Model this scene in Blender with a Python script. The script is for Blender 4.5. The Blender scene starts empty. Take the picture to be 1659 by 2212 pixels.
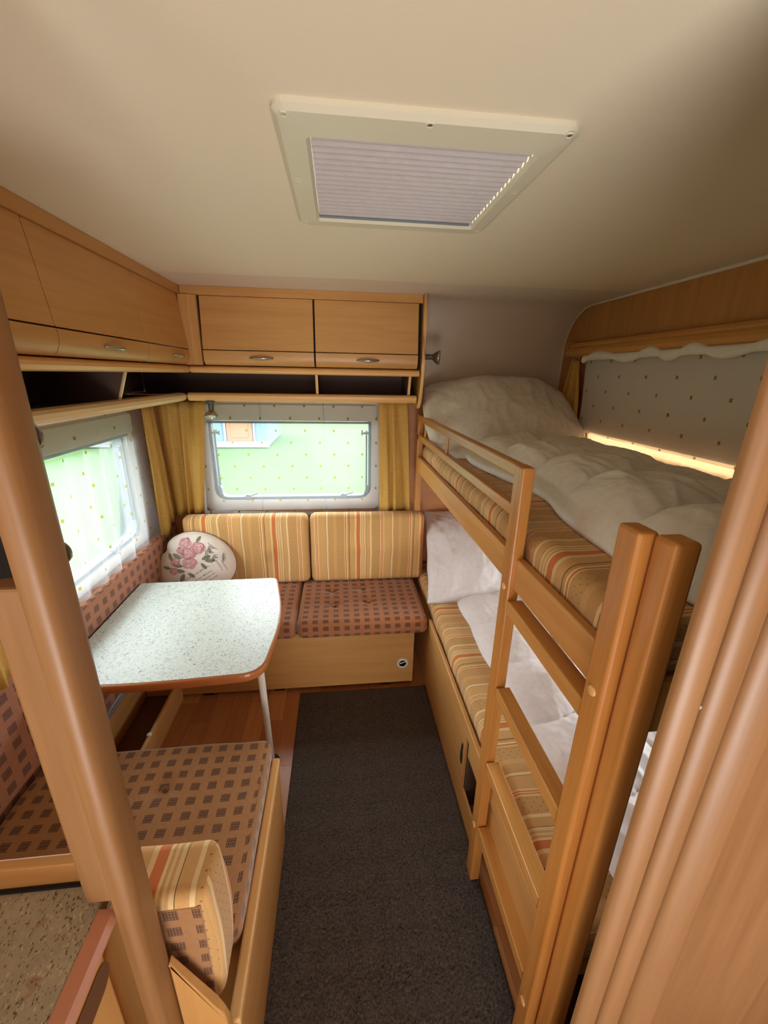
import bpy, bmesh, math, random
from mathutils import Vector, Matrix, noise
random.seed(7)
SC = bpy.context.scene
COL = SC.collection
PI = math.pi

# ------------------------------------------------------------------ camera
cam_d = bpy.data.cameras.new('camera'); cam = bpy.data.objects.new('camera', cam_d); COL.objects.link(cam)
cam_d.sensor_fit = 'HORIZONTAL'; cam_d.sensor_width = 36.0; cam_d.lens = 36.0 * 881.15 / 1659.0
cam_d.clip_start = 0.02; cam_d.clip_end = 200
_R = Matrix(((0.9941665, -0.10636177, 0.01789236), (-0.0170234, -0.31855083, -0.94775291), (0.1065043, 0.94191961, -0.3185032)))
_m = Matrix((_R[0], -_R[1], -_R[2])).transposed()
cam.matrix_world = Matrix.Translation((0, 0, 1.6)) @ _m.to_4x4()
SC.camera = cam

# ------------------------------------------------------------------ world, sun, lights, exposure
W = bpy.data.worlds.new('world'); SC.world = W; W.use_nodes = True
_n = W.node_tree.nodes; _l = W.node_tree.links
_bg = _n['Background']
_tc = _n.new('ShaderNodeTexCoord'); _sx = _n.new('ShaderNodeSeparateXYZ'); _cr = _n.new('ShaderNodeValToRGB')
_l.new(_tc.outputs['Generated'], _sx.inputs[0]); _l.new(_sx.outputs['Z'], _cr.inputs[0]); _l.new(_cr.outputs[0], _bg.inputs[0])
_cr.color_ramp.elements[0].position = 0.0; _cr.color_ramp.elements[0].color = (0.97, 0.98, 1.0, 1)
_cr.color_ramp.elements[1].position = 1.0; _cr.color_ramp.elements[1].color = (0.80, 0.90, 1.0, 1)
_bg.inputs[1].default_value = 15.0
_sd = bpy.data.lights.new('sun', 'SUN'); _sd.energy = 5.0; _sd.angle = math.radians(8); _sd.color = (1, 0.95, 0.85)
_so = bpy.data.objects.new('sun', _sd); COL.objects.link(_so); _so.rotation_euler = (math.radians(28), math.radians(-8), 0)
def area(name, loc, rot, sx, sy, e=0.0, col=(1, 1, 1), portal=False):
    d = bpy.data.lights.new(name, 'AREA'); d.shape = 'RECTANGLE'; d.size = sx; d.size_y = sy; d.energy = e; d.color = col
    o = bpy.data.objects.new(name, d); COL.objects.link(o); o.location = loc; o.rotation_euler = rot
    if portal: d.cycles.is_portal = True
    return o
# portals in the window openings, and added fill lamps behind the camera, with no openings there
area('window_portal_back', (-0.26, 2.42, 1.13), (-PI/2, 0, 0), 0.95, 0.60, portal=True)
area('window_portal_left', (-1.10, 1.62, 1.08), (0, -PI/2, 0), 0.68, 1.16, portal=True)
area('window_portal_bunk', (1.36, 1.15, 0.83), (0, PI/2, 0), 0.44, 1.3, portal=True)
def aim(a, b):
    return (Vector(b) - Vector(a)).to_track_quat('-Z', 'Y').to_euler()
area('kitchen_fill', (-0.995, -0.75, 1.25), (0, -PI/2, 0), 0.5, 0.9, 5.0, (0.98, 1.0, 1.0))  # added side fill; the left wall has no opening here
area('rear_fill', (0.1, -3.45, 1.05), (PI/2, 0, 0), 2.0, 1.5, 21.0, (1.0, 0.98, 0.95))  # added broad fill from behind; the rear wall is closed
_e = area('ceiling_fill', (0.20, -1.05, 0.40), aim((0.20, -1.05, 0.40), (0.12, 1.15, 1.95)), 1.3, 0.7, 18.0, (0.95, 0.99, 1.0)); _e.data.spread = math.radians(128)  # added uplight that brightens the ceiling, no door stands here
VS = SC.view_settings; VS.view_transform = 'Standard'; VS.look = 'None'; VS.gamma = 1.0; VS.use_curve_mapping = False
VS.exposure = 0.05
SC.cycles.max_bounces = 10; SC.cycles.diffuse_bounces = 5; SC.cycles.transparent_max_bounces = 16
SC.cycles.use_denoising = True; SC.cycles.sample_clamp_indirect = 6.0
try: SC.cycles.denoising_input_passes = 'RGB_ALBEDO_NORMAL'
except Exception: pass

# ------------------------------------------------------------------ material helpers
def lin(c):
    def f(v):
        v /= 255.0
        return v / 12.92 if v <= 0.04045 else ((v + 0.055) / 1.055) ** 2.4
    return (f(c[0]), f(c[1]), f(c[2]), 1)
class NT:
    def __init__(s, name):
        s.m = bpy.data.materials.new(name); s.m.use_nodes = True
        s.t = s.m.node_tree; s.b = s.t.nodes['Principled BSDF']; s.out = s.t.nodes['Material Output']
        s.tc = s.t.nodes.new('ShaderNodeTexCoord')
    def n(s, typ, **k):
        x = s.t.nodes.new(typ)
        for a, v in k.items(): setattr(x, a, v)
        return x
    def l(s, a, b): s.t.links.new(a, b)
    def val(s, sock, v):
        if isinstance(v, (int, float)): sock.default_value = v
        else: s.l(v, sock)
    def math(s, op, a, b=0.0, c=None):
        x = s.n('ShaderNodeMath', operation=op); s.val(x.inputs[0], a); s.val(x.inputs[1], b)
        if c is not None: s.val(x.inputs[2], c)
        return x.outputs[0]
    def mix(s, fac, a, b, mode='MIX'):
        x = s.n('ShaderNodeMix', data_type='RGBA', blend_type=mode)
        s.val(x.inputs[0], fac)
        for i, v in ((6, a), (7, b)):
            if isinstance(v, tuple): x.inputs[i].default_value = v
            else: s.l(v, x.inputs[i])
        return x.outputs[2]
    def noise(s, scale, vec=None, detail=3, rough=0.5, dist=0.0):
        x = s.n('ShaderNodeTexNoise'); x.inputs['Scale'].default_value = scale; x.inputs['Detail'].default_value = detail
        x.inputs['Roughness'].default_value = rough; x.inputs['Distortion'].default_value = dist
        s.l(vec if vec is not None else s.tc.outputs['Object'], x.inputs['Vector']); return x.outputs['Fac']
    def mapping(s, scale=(1, 1, 1), rot=(0, 0, 0), loc=(0, 0, 0), src=None):
        x = s.n('ShaderNodeMapping'); x.inputs['Scale'].default_value = scale; x.inputs['Rotation'].default_value = rot; x.inputs['Location'].default_value = loc
        s.l(src if src is not None else s.tc.outputs['Object'], x.inputs['Vector']); return x.outputs[0]
    def ramp(s, fac, stops, interp='LINEAR'):
        x = s.n('ShaderNodeValToRGB'); e = x.color_ramp; e.interpolation = interp
        while len(e.elements) < len(stops): e.elements.new(1.0)
        for el, (p, c) in zip(e.elements, stops): el.position = p; el.color = c
        s.l(fac, x.inputs[0]); return x.outputs[0]
    def bump(s, h, strength=0.2, dist=0.002, prev=None):
        x = s.n('ShaderNodeBump'); x.inputs['Strength'].default_value = strength; x.inputs['Distance'].default_value = dist
        s.l(h, x.inputs['Height'])
        if prev is not None: s.l(prev, x.inputs['Normal'])
        s.l(x.outputs[0], s.b.inputs['Normal']); return x.outputs[0]
    def color(s, c):
        if isinstance(c, tuple): s.b.inputs['Base Color'].default_value = c
        else: s.l(c, s.b.inputs['Base Color'])
    def rough(s, r): s.val(s.b.inputs['Roughness'], r)
def plain(name, rgb, rough=0.6, metal=0.0, bump=None, var=0.0):
    t = NT(name)
    if var: t.color(t.mix(t.noise(9), lin(rgb), lin(tuple(min(255, v * (1 + var)) for v in rgb))))
    else: t.color(lin(rgb))
    t.rough(rough); t.b.inputs['Metallic'].default_value = metal
    if bump: t.bump(t.noise(bump[0], detail=2), bump[1], bump[2])
    return t.m
def wood(name, light, dark, axis='X', rough=0.42, freq=1.0, offs=0.0):
    t = NT(name); k = {'X': 0, 'Y': 1, 'Z': 2}[axis]
    s1 = [30 * freq] * 3; s1[k] = 1.6 * freq; s2 = [180 * freq] * 3; s2[k] = 7 * freq
    src = t.tc.outputs['Object']
    if offs:
        oi = t.n('ShaderNodeObjectInfo'); ad = t.n('ShaderNodeVectorMath', operation='ADD'); mu = t.n('ShaderNodeVectorMath', operation='SCALE')
        t.l(oi.outputs['Location'], ad.inputs[0]); t.l(src, ad.inputs[1]); src = ad.outputs[0]
    a = t.noise(1, t.mapping(tuple(s1), src=src), 4, 0.55, 0.6); b = t.noise(1, t.mapping(tuple(s2), src=src), 2, 0.5)
    f = t.math('ADD', t.math('MULTIPLY', a, 0.72), t.math('MULTIPLY', b, 0.28))
    t.color(t.ramp(f, [(0.30, lin(dark)), (0.68, lin(light))])); t.rough(rough); t.bump(b, 0.05, 0.001)
    return t.m
CREAM = (232, 198, 140); TAN = (214, 164, 100); OLV = (202, 154, 92); ORG = (212, 118, 54); DRK = (92, 62, 38); LGT = (238, 208, 152)
SEQ = [(15, TAN), (45, OLV), (4, CREAM), (5, ORG), (6, LGT), (10, OLV), (2, DRK), (28, TAN), (10, CREAM), (20, ORG), (6, LGT), (5, TAN), (6, CREAM), (5, TAN),
       (8, CREAM), (2, DRK), (22, TAN), (8, LGT), (48, OLV), (6, CREAM), (4, ORG), (3, LGT), (4, ORG), (6, CREAM), (40, TAN), (2, DRK), (8, LGT), (30, OLV)]
def stripes(name, axis='X', period=0.366, dim=1.0, shift=0.0, wrap=None):
    """woven stripe cloth; the stripes follow one another along `axis`"""
    t = NT(name); sp = t.n('ShaderNodeSeparateXYZ'); t.l(t.tc.outputs['Object'], sp.inputs[0])
    s = sp.outputs[axis]; other = 'Y' if axis == 'X' else 'X'
    if wrap:                                   # on faces square to the axis the cloth is folded down
        nn = t.n('ShaderNodeSeparateXYZ'); t.l(t.tc.outputs['Normal'], nn.inputs[0])
        msk = t.math('GREATER_THAN', t.math('ABSOLUTE', nn.outputs[axis]), 0.7)
        wax, wv = wrap
        s = t.math('ADD', s, t.math('MULTIPLY', t.math('SUBTRACT', sp.outputs[wax], wv), msk))
    w = t.noise(7, detail=1)
    s = t.math('ADD', s, t.math('MULTIPLY', t.math('SUBTRACT', w, 0.5), 0.010))
    f = t.math('FRACT', t.math('ADD', t.math('DIVIDE', s, period), 5 + shift))
    tot = sum(a for a, _ in SEQ); pos = 0; stops = []; bands = []
    for wd, c in SEQ:
        cc = tuple(v * dim for v in c); stops.append((pos / tot, lin(cc)))
        if wd in (45, 48): bands.append((pos / tot, (pos + wd) / tot))
        pos += wd
    col = t.ramp(f, stops, 'CONSTANT')
    tt = t.math('ADD', sp.outputs[other], sp.outputs['Z'])
    g = 0.0235
    row = t.math('DIVIDE', tt, g * 0.55)
    par = t.math('MULTIPLY', t.math('FLOORED_MODULO', t.math('FLOOR', row), 2.0), 0.5)
    dx = t.math('SUBTRACT', t.math('FRACT', t.math('ADD', t.math('DIVIDE', s, g), par)), 0.5)
    dy = t.math('MULTIPLY', t.math('SUBTRACT', t.math('FRACT', row), 0.5), 0.55)
    d = t.math('SQRT', t.math('ADD', t.math('MULTIPLY', dx, dx), t.math('MULTIPLY', dy, dy)))
    dot = t.math('LESS_THAN', d, 0.085)
    inb = None
    for a, b in bands:
        q = t.math('MULTIPLY', t.math('GREATER_THAN', f, a + 0.008), t.math('LESS_THAN', f, b - 0.008))
        inb = q if inb is None else t.math('ADD', inb, q)
    col = t.mix(t.math('MULTIPLY', t.math('MULTIPLY', dot, inb), 0.65), col, lin(DRK))
    fine = t.math('SINE', t.math('MULTIPLY', s, 2600.0)); fine2 = t.math('SINE', t.math('MULTIPLY', tt, 2200.0))
    tex = t.math('MULTIPLY', fine, fine2)
    col = t.mix(t.math('MULTIPLY', t.noise(160, detail=2), 0.22), col, lin((120, 84, 44)))
    t.color(col); t.rough(0.95); t.bump(tex, 0.25, 0.0008)
    t.b.inputs['Sheen Weight'].default_value = 0.15
    return t.m
def check(name, base=(176, 112, 70), pitch=0.053, dim=1.0, shift=(0.0, 0.0)):
    t = NT(name); sp = t.n('ShaderNodeSeparateXYZ'); t.l(t.tc.outputs['Object'], sp.inputs[0])
    nn = t.n('ShaderNodeSeparateXYZ'); t.l(t.tc.outputs['Normal'], nn.inputs[0])
    side = t.math('GREATER_THAN', t.math('ABSOLUTE', nn.outputs['X']), 0.7)
    inv = t.math('SUBTRACT', 1.0, side)
    x, y, z = sp.outputs
    u = t.math('ADD', t.math('MULTIPLY', x, inv), t.math('MULTIPLY', y, side))
    v = t.math('ADD', t.math('MULTIPLY', t.math('ADD', y, z), inv), t.math('MULTIPLY', z, side))
    w = t.noise(6, detail=1)
    u = t.math('ADD', u, t.math('MULTIPLY', t.math('SUBTRACT', w, 0.5), 0.012)); v = t.math('ADD', v, t.math('MULTIPLY', t.math('SUBTRACT', w, 0.5), -0.010))
    fu = t.math('FRACT', t.math('ADD', t.math('DIVIDE', u, pitch), 40 + shift[0])); fv = t.math('FRACT', t.math('ADD', t.math('DIVIDE', v, pitch * 0.88), 40 + shift[1]))
    a = t.math('MULTIPLY', t.math('GREATER_THAN', fu, 0.22), t.math('LESS_THAN', fu, 0.74))
    b = t.math('MULTIPLY', t.math('GREATER_THAN', fv, 0.22), t.math('LESS_THAN', fv, 0.76))
    rect = t.math('MULTIPLY', a, b)
    thr = t.math('GREATER_THAN', t.math('SINE', t.math('MULTIPLY', fu, 2 * PI / 0.108)), -0.45)
    thr2 = t.math('GREATER_THAN', t.math('SINE', t.math('MULTIPLY', fv, 2 * PI / 0.18)), -0.75)
    r = t.math('MULTIPLY', rect, t.math('ADD', 0.42, t.math('MULTIPLY', t.math('MULTIPLY', thr, thr2), 0.5)))
    bl = lin(tuple(q * dim for q in base)); b2 = lin(tuple(q * dim * 0.86 for q in base))
    col = t.mix(t.noise(90, detail=3), bl, b2); col = t.mix(r, col, lin((66 * dim, 38 * dim, 28 * dim)))
    t.color(col); t.rough(0.9); t.b.inputs['Sheen Weight'].default_value = 0.35; t.b.inputs['Sheen Roughness'].default_value = 0.4
    t.bump(t.noise(420, detail=1), 0.25, 0.0006)
    return t.m
def net_mat(name, density=0.42, pu=0.155, pv=0.13, axis='X', wh=0.5):
    t = NT(name); sp = t.n('ShaderNodeSeparateXYZ'); t.l(t.tc.outputs['Object'], sp.inputs[0])
    u = sp.outputs[axis]; v = sp.outputs['Z']
    dots = None
    for o in (0.0, 0.5):
        fu = t.math('ABSOLUTE', t.math('SUBTRACT', t.math('FRACT', t.math('ADD', t.math('DIVIDE', u, pu), 20 + o)), 0.5))
        fv = t.math('ABSOLUTE', t.math('SUBTRACT', t.math('FRACT', t.math('ADD', t.math('DIVIDE', v, pv), 20 + o)), 0.5))
        q = t.math('MULTIPLY', t.math('LESS_THAN', fu, 0.0052 / pu), t.math('LESS_THAN', fv, 0.0062 / pv))
        dots = q if dots is None else t.math('MAXIMUM', dots, q)
    col = t.mix(dots, (wh, wh, wh * 1.03, 1), lin((140, 130, 52)))
    dif = t.n('ShaderNodeBsdfDiffuse'); trl = t.n('ShaderNodeBsdfTranslucent'); tr = t.n('ShaderNodeBsdfTransparent')
    t.l(col, dif.inputs[0]); t.l(col, trl.inputs[0])
    m1 = t.n('ShaderNodeMixShader'); m1.inputs[0].default_value = 0.55; t.l(dif.outputs[0], m1.inputs[1]); t.l(trl.outputs[0], m1.inputs[2])
    m2 = t.n('ShaderNodeMixShader'); t.l(t.math('MAXIMUM', t.math('MULTIPLY', dots, 0.9), density), m2.inputs[0])
    t.l(tr.outputs[0], m2.inputs[1]); t.l(m1.outputs[0], m2.inputs[2]); t.l(m2.outputs[0], t.out.inputs[0])
    return t.m
def cloth_translucent(name, rgb, trans=0.35, dots=None, wrinkle=0.0):
    t = NT(name); col = t.mix(t.noise(60, detail=2), lin(rgb), lin(tuple(v * 0.92 for v in rgb)))
    if dots:
        vo = t.n('ShaderNodeTexVoronoi'); vo.inputs['Scale'].default_value = 48; vo.inputs['Randomness'].default_value = 0.35
        t.l(t.tc.outputs['Object'], vo.inputs['Vector'])
        col = t.mix(t.math('MULTIPLY', t.math('LESS_THAN', vo.outputs['Distance'], 0.22), 0.55), col, lin(dots))
    t.color(col); t.rough(0.7)
    trl = t.n('ShaderNodeBsdfTranslucent')
    if isinstance(col, tuple): trl.inputs[0].default_value = col
    else: t.l(col, trl.inputs[0])
    m = t.n('ShaderNodeMixShader'); m.inputs[0].default_value = trans
    t.l(t.b.outputs[0], m.inputs[1]); t.l(trl.outputs[0], m.inputs[2]); t.l(m.outputs[0], t.out.inputs[0])
    if wrinkle: t.bump(t.noise(16, t.mapping((1.0, 0.45, 1.0)), detail=5, rough=0.55, dist=0.8), wrinkle, 0.012)
    return t.m
def glass_mat(name):
    t = NT(name); tr = t.n('ShaderNodeBsdfTransparent'); tr.inputs[0].default_value = (0.90, 0.93, 0.92, 1)
    gl = t.n('ShaderNodeBsdfGlossy'); gl.inputs['Roughness'].default_value = 0.05
    fr = t.n('ShaderNodeFresnel'); fr.inputs[0].default_value = 1.12
    m = t.n('ShaderNodeMixShader'); t.l(fr.outputs[0], m.inputs[0]); t.l(tr.outputs[0], m.inputs[1]); t.l(gl.outputs[0], m.inputs[2]); t.l(m.outputs[0], t.out.inputs[0])
    return t.m
M = {}
M['cream'] = plain('cream_lining', (228, 212, 184), 0.8, bump=(500, 0.12, 0.0006))
M['lining'] = plain('mauve_cream_lining', (218, 200, 178), 0.8, bump=(500, 0.12, 0.0006))
M['bead'] = plain('pale_bead', (220, 205, 180), 0.5)
M['lamX'] = wood('beech_laminate_x', (208, 156, 92), (192, 138, 76), 'X', 0.40)
M['lamY'] = wood('beech_laminate_y', (208, 156, 92), (192, 138, 76), 'Y', 0.40)
M['lamZ'] = wood('beech_laminate_z', (208, 156, 92), (192, 138, 76), 'Z', 0.40)
M['wallZ'] = wood('wall_wood_z', (190, 132, 70), (168, 112, 56), 'Z', 0.5)
M['wallX'] = wood('wall_wood_x', (198, 134, 84), (180, 118, 72), 'X', 0.5)
M['edge'] = plain('beech_edge', (222, 172, 108), 0.35, var=0.05)
M['edgeP'] = plain('pale_beech_lip', (226, 190, 140), 0.32, var=0.05)
M['alderX'] = wood('alder_x', (206, 148, 78), (180, 120, 56), 'X', 0.32)
M['alderY'] = wood('alder_y', (208, 150, 80), (182, 122, 58), 'Y', 0.32)
M['alderZ'] = wood('alder_z', (202, 140, 70), (174, 110, 48), 'Z', 0.32)
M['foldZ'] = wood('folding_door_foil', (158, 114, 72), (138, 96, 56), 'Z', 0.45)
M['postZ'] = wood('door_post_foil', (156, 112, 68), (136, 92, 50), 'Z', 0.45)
M['floor'] = wood('floor_plank_a', (204, 140, 88), (182, 118, 70), 'Y', 0.35, offs=1)
M['floorB'] = wood('floor_plank_b', (192, 128, 78), (170, 106, 60), 'Y', 0.35, offs=1)
M['floorC'] = wood('floor_plank_c', (214, 150, 96), (194, 130, 80), 'Y', 0.35, offs=1)
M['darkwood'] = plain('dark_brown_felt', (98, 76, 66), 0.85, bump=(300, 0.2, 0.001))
M['dark'] = plain('dark_gap', (22, 16, 12), 0.9)
M['silver'] = plain('brushed_nickel', (176, 170, 158), 0.28, 0.9)
M['alu'] = plain('aluminium_rail', (196, 200, 204), 0.35, 0.85)
M['lampgrey'] = plain('lamp_grey', (92, 92, 92), 0.4, 0.5)
M['lampglass'] = plain('lamp_glass', (225, 220, 210), 0.15)
M['black'] = plain('black_plastic', (22, 20, 20), 0.5)
M['white'] = plain('white_plastic', (222, 220, 214), 0.45)
M['wframe'] = plain('window_surround', (232, 226, 218), 0.5)
M['rubber'] = plain('grey_window_rubber', (112, 118, 124), 0.6)
M['latch'] = plain('grey_window_latch', (128, 134, 140), 0.5)
M['cassette'] = plain('blind_cassette', (205, 200, 180), 0.6)
M['vent'] = plain('vent_frame_plastic', (214, 204, 178), 0.42)
M['pleat'] = cloth_translucent('pleated_blind_cloth', (196, 184, 178), 0.06)
M['legpipe'] = plain('ivory_pipe', (216, 208, 194), 0.35)
M['stripX'] = stripes('stripe_cloth_x', 'X'); M['stripX2'] = stripes('stripe_cloth_x2', 'X', shift=0.52)
M['stripY'] = stripes('stripe_cloth_y', 'Y', wrap=('Z', .125), shift=0.15, dim=0.98); M['stripYl'] = stripes('stripe_cloth_low', 'Y', wrap=('Z', .11), shift=0.4, dim=0.97)
M['stripN'] = stripes('stripe_cloth_near', 'X', shift=-0.358, wrap=('Y', 0.0))
M['check'] = check('check_cloth', pitch=0.051); M['checkP'] = check('check_cloth_panel', (172, 108, 74), 0.058)
M['checkN'] = check('check_cloth_near', (172, 120, 72), 0.047)
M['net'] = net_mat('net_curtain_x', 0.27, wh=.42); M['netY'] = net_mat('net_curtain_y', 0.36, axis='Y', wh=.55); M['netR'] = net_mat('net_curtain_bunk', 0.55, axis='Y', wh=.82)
M['gold'] = cloth_translucent('gold_curtain', (230, 184, 92), 0.30, (238, 206, 130))
M['linen'] = cloth_translucent('white_linen', (242, 232, 230), 0.12, wrinkle=0.4)
M['linenW'] = cloth_translucent('warm_white_linen', (246, 238, 226), 0.08, wrinkle=0.4)
M['dome'] = cloth_translucent('opal_dome', (235, 235, 230), 0.9)
M['blind'] = plain('roller_blind', (222, 208, 188), 0.75)
M['glass'] = glass_mat('acrylic_pane')
t = NT('table_laminate')
nz = t.noise(80, detail=1, dist=1.2); ln = t.math('LESS_THAN', t.math('ABSOLUTE', t.math('SUBTRACT', nz, 0.5)), 0.022)
nz2 = t.noise(120, t.mapping(loc=(3, 5, 0)), detail=1, dist=1.0); ln2 = t.math('LESS_THAN', t.math('ABSOLUTE', t.math('SUBTRACT', nz2, 0.46)), 0.018)
gate = t.math('GREATER_THAN', t.noise(130, t.mapping(loc=(7, 1, 0)), detail=0), 0.48)
col = t.mix(t.noise(40), lin((200, 202, 192)), lin((186, 189, 180)))
col = t.mix(t.math('MULTIPLY', t.math('MULTIPLY', ln, gate), 0.9), col, lin((92, 100, 98))); col = t.mix(t.math('MULTIPLY', ln2, 0.45), col, lin((150, 140, 112)))
t.color(col); t.rough(0.35); M['table'] = t.m
t = NT('granite_worktop')
a = t.noise(420, t.mapping((1, 0.45, 1), (0, 0, 0.7)), detail=2); b = t.noise(300, t.mapping((1, 0.5, 1), (0, 0, 0.7), (4, 2, 0)), detail=2)
col = t.mix(t.noise(45, detail=3), lin((184, 174, 150)), lin((152, 142, 118)))
col = t.mix(t.math('MULTIPLY', t.math('GREATER_THAN', a, 0.63), 0.85), col, lin((56, 50, 38)))
col = t.mix(t.math('MULTIPLY', t.math('GREATER_THAN', b, 0.64), 0.6), col, lin((216, 200, 168)))
col = t.mix(t.math('MULTIPLY', t.math('GREATER_THAN', t.noise(22, t.mapping(loc=(9, 3, 1)), detail=2), 0.66), 0.35), col, lin((150, 84, 60)))
t.color(col); t.rough(0.4); t.bump(a, 0.15, 0.0008); M['granite'] = t.m
t = NT('carpet_pile')
c = t.ramp(t.noise(160, detail=4, rough=0.8), [(0.34, lin((30, 24, 22))), (0.68, lin((108, 94, 86)))])
t.color(c); t.rough(1.0); t.bump(t.noise(260, detail=2, rough=0.7), 0.8, 0.004); t.b.inputs['Sheen Weight'].default_value = 0.1; M['carpet'] = t.m
t = NT('lawn')
c = t.mix(t.noise(3, detail=6, rough=0.7), lin((38, 70, 14)), lin((52, 84, 22))); t.color(c); t.rough(1.0); M['grass'] = t.m
M['hblue'] = plain('pale_blue_boards', (78, 104, 128), 0.7); M['hor'] = plain('orange_door', (128, 78, 48), 0.7); M['hwhite'] = plain('white_trim', (120, 122, 124), 0.7)
M['leaf'] = plain('hedge_leaf', (52, 80, 28), 0.9, var=0.4)
M['pillowc'] = plain('printed_cotton', (232, 218, 204), 0.85, bump=(60, 0.25, 0.003), var=0.03)
M['pipe'] = plain('brown_piping', (128, 112, 98), 0.8)
M['pk1'] = plain('rose_pink', (226, 176, 172), 0.9); M['pk2'] = plain('rose_deep', (190, 112, 122), 0.9); M['pk3'] = plain('rose_pale', (236, 206, 196), 0.9)
M['lf1'] = plain('sage_leaf', (158, 154, 124), 0.9); M['lf2'] = plain('sage_dark', (112, 106, 84), 0.9); M['ink'] = plain('ink_print', (70, 72, 84), 0.9)

# ------------------------------------------------------------------ mesh helpers (all in world coordinates, shifted to the thing's origin on linking)
ORG0 = {}
def tag(o, label=None, cat=None, group=None, kind=None):
    if label: o['label'] = label
    if cat: o['category'] = cat
    if group: o['group'] = group
    if kind: o['kind'] = kind
    return o
def thing(name, label, cat, loc=(0, 0, 0), group=None, kind=None):
    o = bpy.data.objects.new(name, None); COL.objects.link(o); o.location = loc; o.empty_display_size = 0.05
    ORG0[o] = Vector(loc); return tag(o, label, cat, group, kind)
def obj(name, bm, mat, parent=None, smooth=False, label=None, loc=None, fix=True):
    if fix: bmesh.ops.recalc_face_normals(bm, faces=bm.faces)
    org = ORG0[parent] if parent is not None else Vector(loc or (0, 0, 0))
    bmesh.ops.translate(bm, verts=bm.verts, vec=-org)
    if smooth == 'a':
        bm.edges.ensure_lookup_table()
        for e in bm.edges: e.smooth = not (len(e.link_faces) == 2 and e.calc_face_angle(0) > 0.62)
    me = bpy.data.meshes.new(name); bm.to_mesh(me); bm.free()
    if mat is not None: me.materials.append(mat)
    if smooth:
        for p in me.polygons: p.use_smooth = True
    o = bpy.data.objects.new(name, me); COL.objects.link(o); ORG0[o] = org
    if parent is not None: o.parent = parent
    else: o.location = org
    if label: o['label'] = label
    if smooth == 'auto':
        mdd = o.modifiers.new('w', 'WEIGHTED_NORMAL'); mdd.keep_sharp = True
    return o
def B(): return bmesh.new()
def box(bm, x0, x1, y0, y1, z0, z1, bev=0.0, seg=2):
    v = bmesh.ops.create_cube(bm, size=1.0)['verts']
    for q in v: q.co = Vector(((x0 + x1) / 2 + q.co.x * (x1 - x0), (y0 + y1) / 2 + q.co.y * (y1 - y0), (z0 + z1) / 2 + q.co.z * (z1 - z0)))
    if bev:
        es = list({e for q in v for e in q.link_edges}); bmesh.ops.bevel(bm, geom=es, offset=bev, segments=seg, affect='EDGES', profile=0.5)
    return bm
def bx(*a, **k): return box(B(), *a, **k)
def frame_of(d):
    d = Vector(d).normalized(); u = d.cross(Vector((0, 0, 1)))
    if u.length < 1e-4: u = d.cross(Vector((0, 1, 0)))
    u.normalize(); return d, u, d.cross(u)
def cyl(bm, p0, p1, r0, r1=None, seg=20, cap=True):
    p0 = Vector(p0); p1 = Vector(p1); r1 = r0 if r1 is None else r1; d, u, w = frame_of(p1 - p0)
    A = [bm.verts.new(p0 + (u * math.cos(a) + w * math.sin(a)) * r0) for a in [2 * PI * i / seg for i in range(seg)]]
    C = [bm.verts.new(p1 + (u * math.cos(a) + w * math.sin(a)) * r1) for a in [2 * PI * i / seg for i in range(seg)]]
    for i in range(seg): bm.faces.new((A[i], A[(i + 1) % seg], C[(i + 1) % seg], C[i]))
    if cap: bm.faces.new(A[::-1]); bm.faces.new(C)
    return bm
def lathe(bm, p0, d, prof, seg=24):
    """prof: (distance along d, radius)"""
    p0 = Vector(p0); d, u, w = frame_of(d); rings = []
    for h, r in prof: rings.append([bm.verts.new(p0 + d * h + (u * math.cos(2 * PI * i / seg) + w * math.sin(2 * PI * i / seg)) * max(r, 1e-5)) for i in range(seg)])
    for a, b in zip(rings, rings[1:]):
        for i in range(seg): bm.faces.new((a[i], a[(i + 1) % seg], b[(i + 1) % seg], b[i]))
    bm.faces.new(rings[0][::-1]); bm.faces.new(rings[-1]); return bm
def tube(bm, pts, r, seg=8, cap=True):
    pts = [Vector(p) for p in pts]; rings = []
    for i, p in enumerate(pts):
        d = (pts[min(i + 1, len(pts) - 1)] - pts[max(i - 1, 0)]); d, u, w = frame_of(d)
        rr = r[i] if isinstance(r, (list, tuple)) else r
        rings.append([bm.verts.new(p + (u * math.cos(2 * PI * k / seg) + w * math.sin(2 * PI * k / seg)) * rr) for k in range(seg)])
    for a, b in zip(rings, rings[1:]):
        for i in range(seg): bm.faces.new((a[i], a[(i + 1) % seg], b[(i + 1) % seg], b[i]))
    if cap: bm.faces.new(rings[0][::-1]); bm.faces.new(rings[-1])
    return bm
def place(ax, p, t):
    a, b = p
    return Vector((t, a, b)) if ax == 'X' else Vector((a, t, b)) if ax == 'Y' else Vector((a, b, t))
def prism(bm, poly, ax, t0, t1, bev=0.0, seg=2):
    """poly in the plane across `ax` ((y,z), (x,z) or (x,y)), extruded from t0 to t1"""
    A = [bm.verts.new(place(ax, p, t0)) for p in poly]; C = [bm.verts.new(place(ax, p, t1)) for p in poly]; n = len(poly)
    f0 = bm.faces.new(A[::-1]); f1 = bm.faces.new(C)
    for i in range(n): bm.faces.new((A[i], A[(i + 1) % n], C[(i + 1) % n], C[i]))
    if bev: bmesh.ops.bevel(bm, geom=list(f0.edges) + list(f1.edges), offset=bev, segments=seg, affect='EDGES', profile=0.5)
    return bm
def rrect(a0, a1, b0, b1, r, n=6):
    r = max(r, 1e-4); out = []
    for cx, cy, s in ((a1 - r, b1 - r, 0), (a0 + r, b1 - r, 1), (a0 + r, b0 + r, 2), (a1 - r, b0 + r, 3)):
        for i in range(n + 1):
            a = (s + i / n) * PI / 2; out.append((cx + r * math.cos(a), cy + r * math.sin(a)))
    return out
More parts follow.
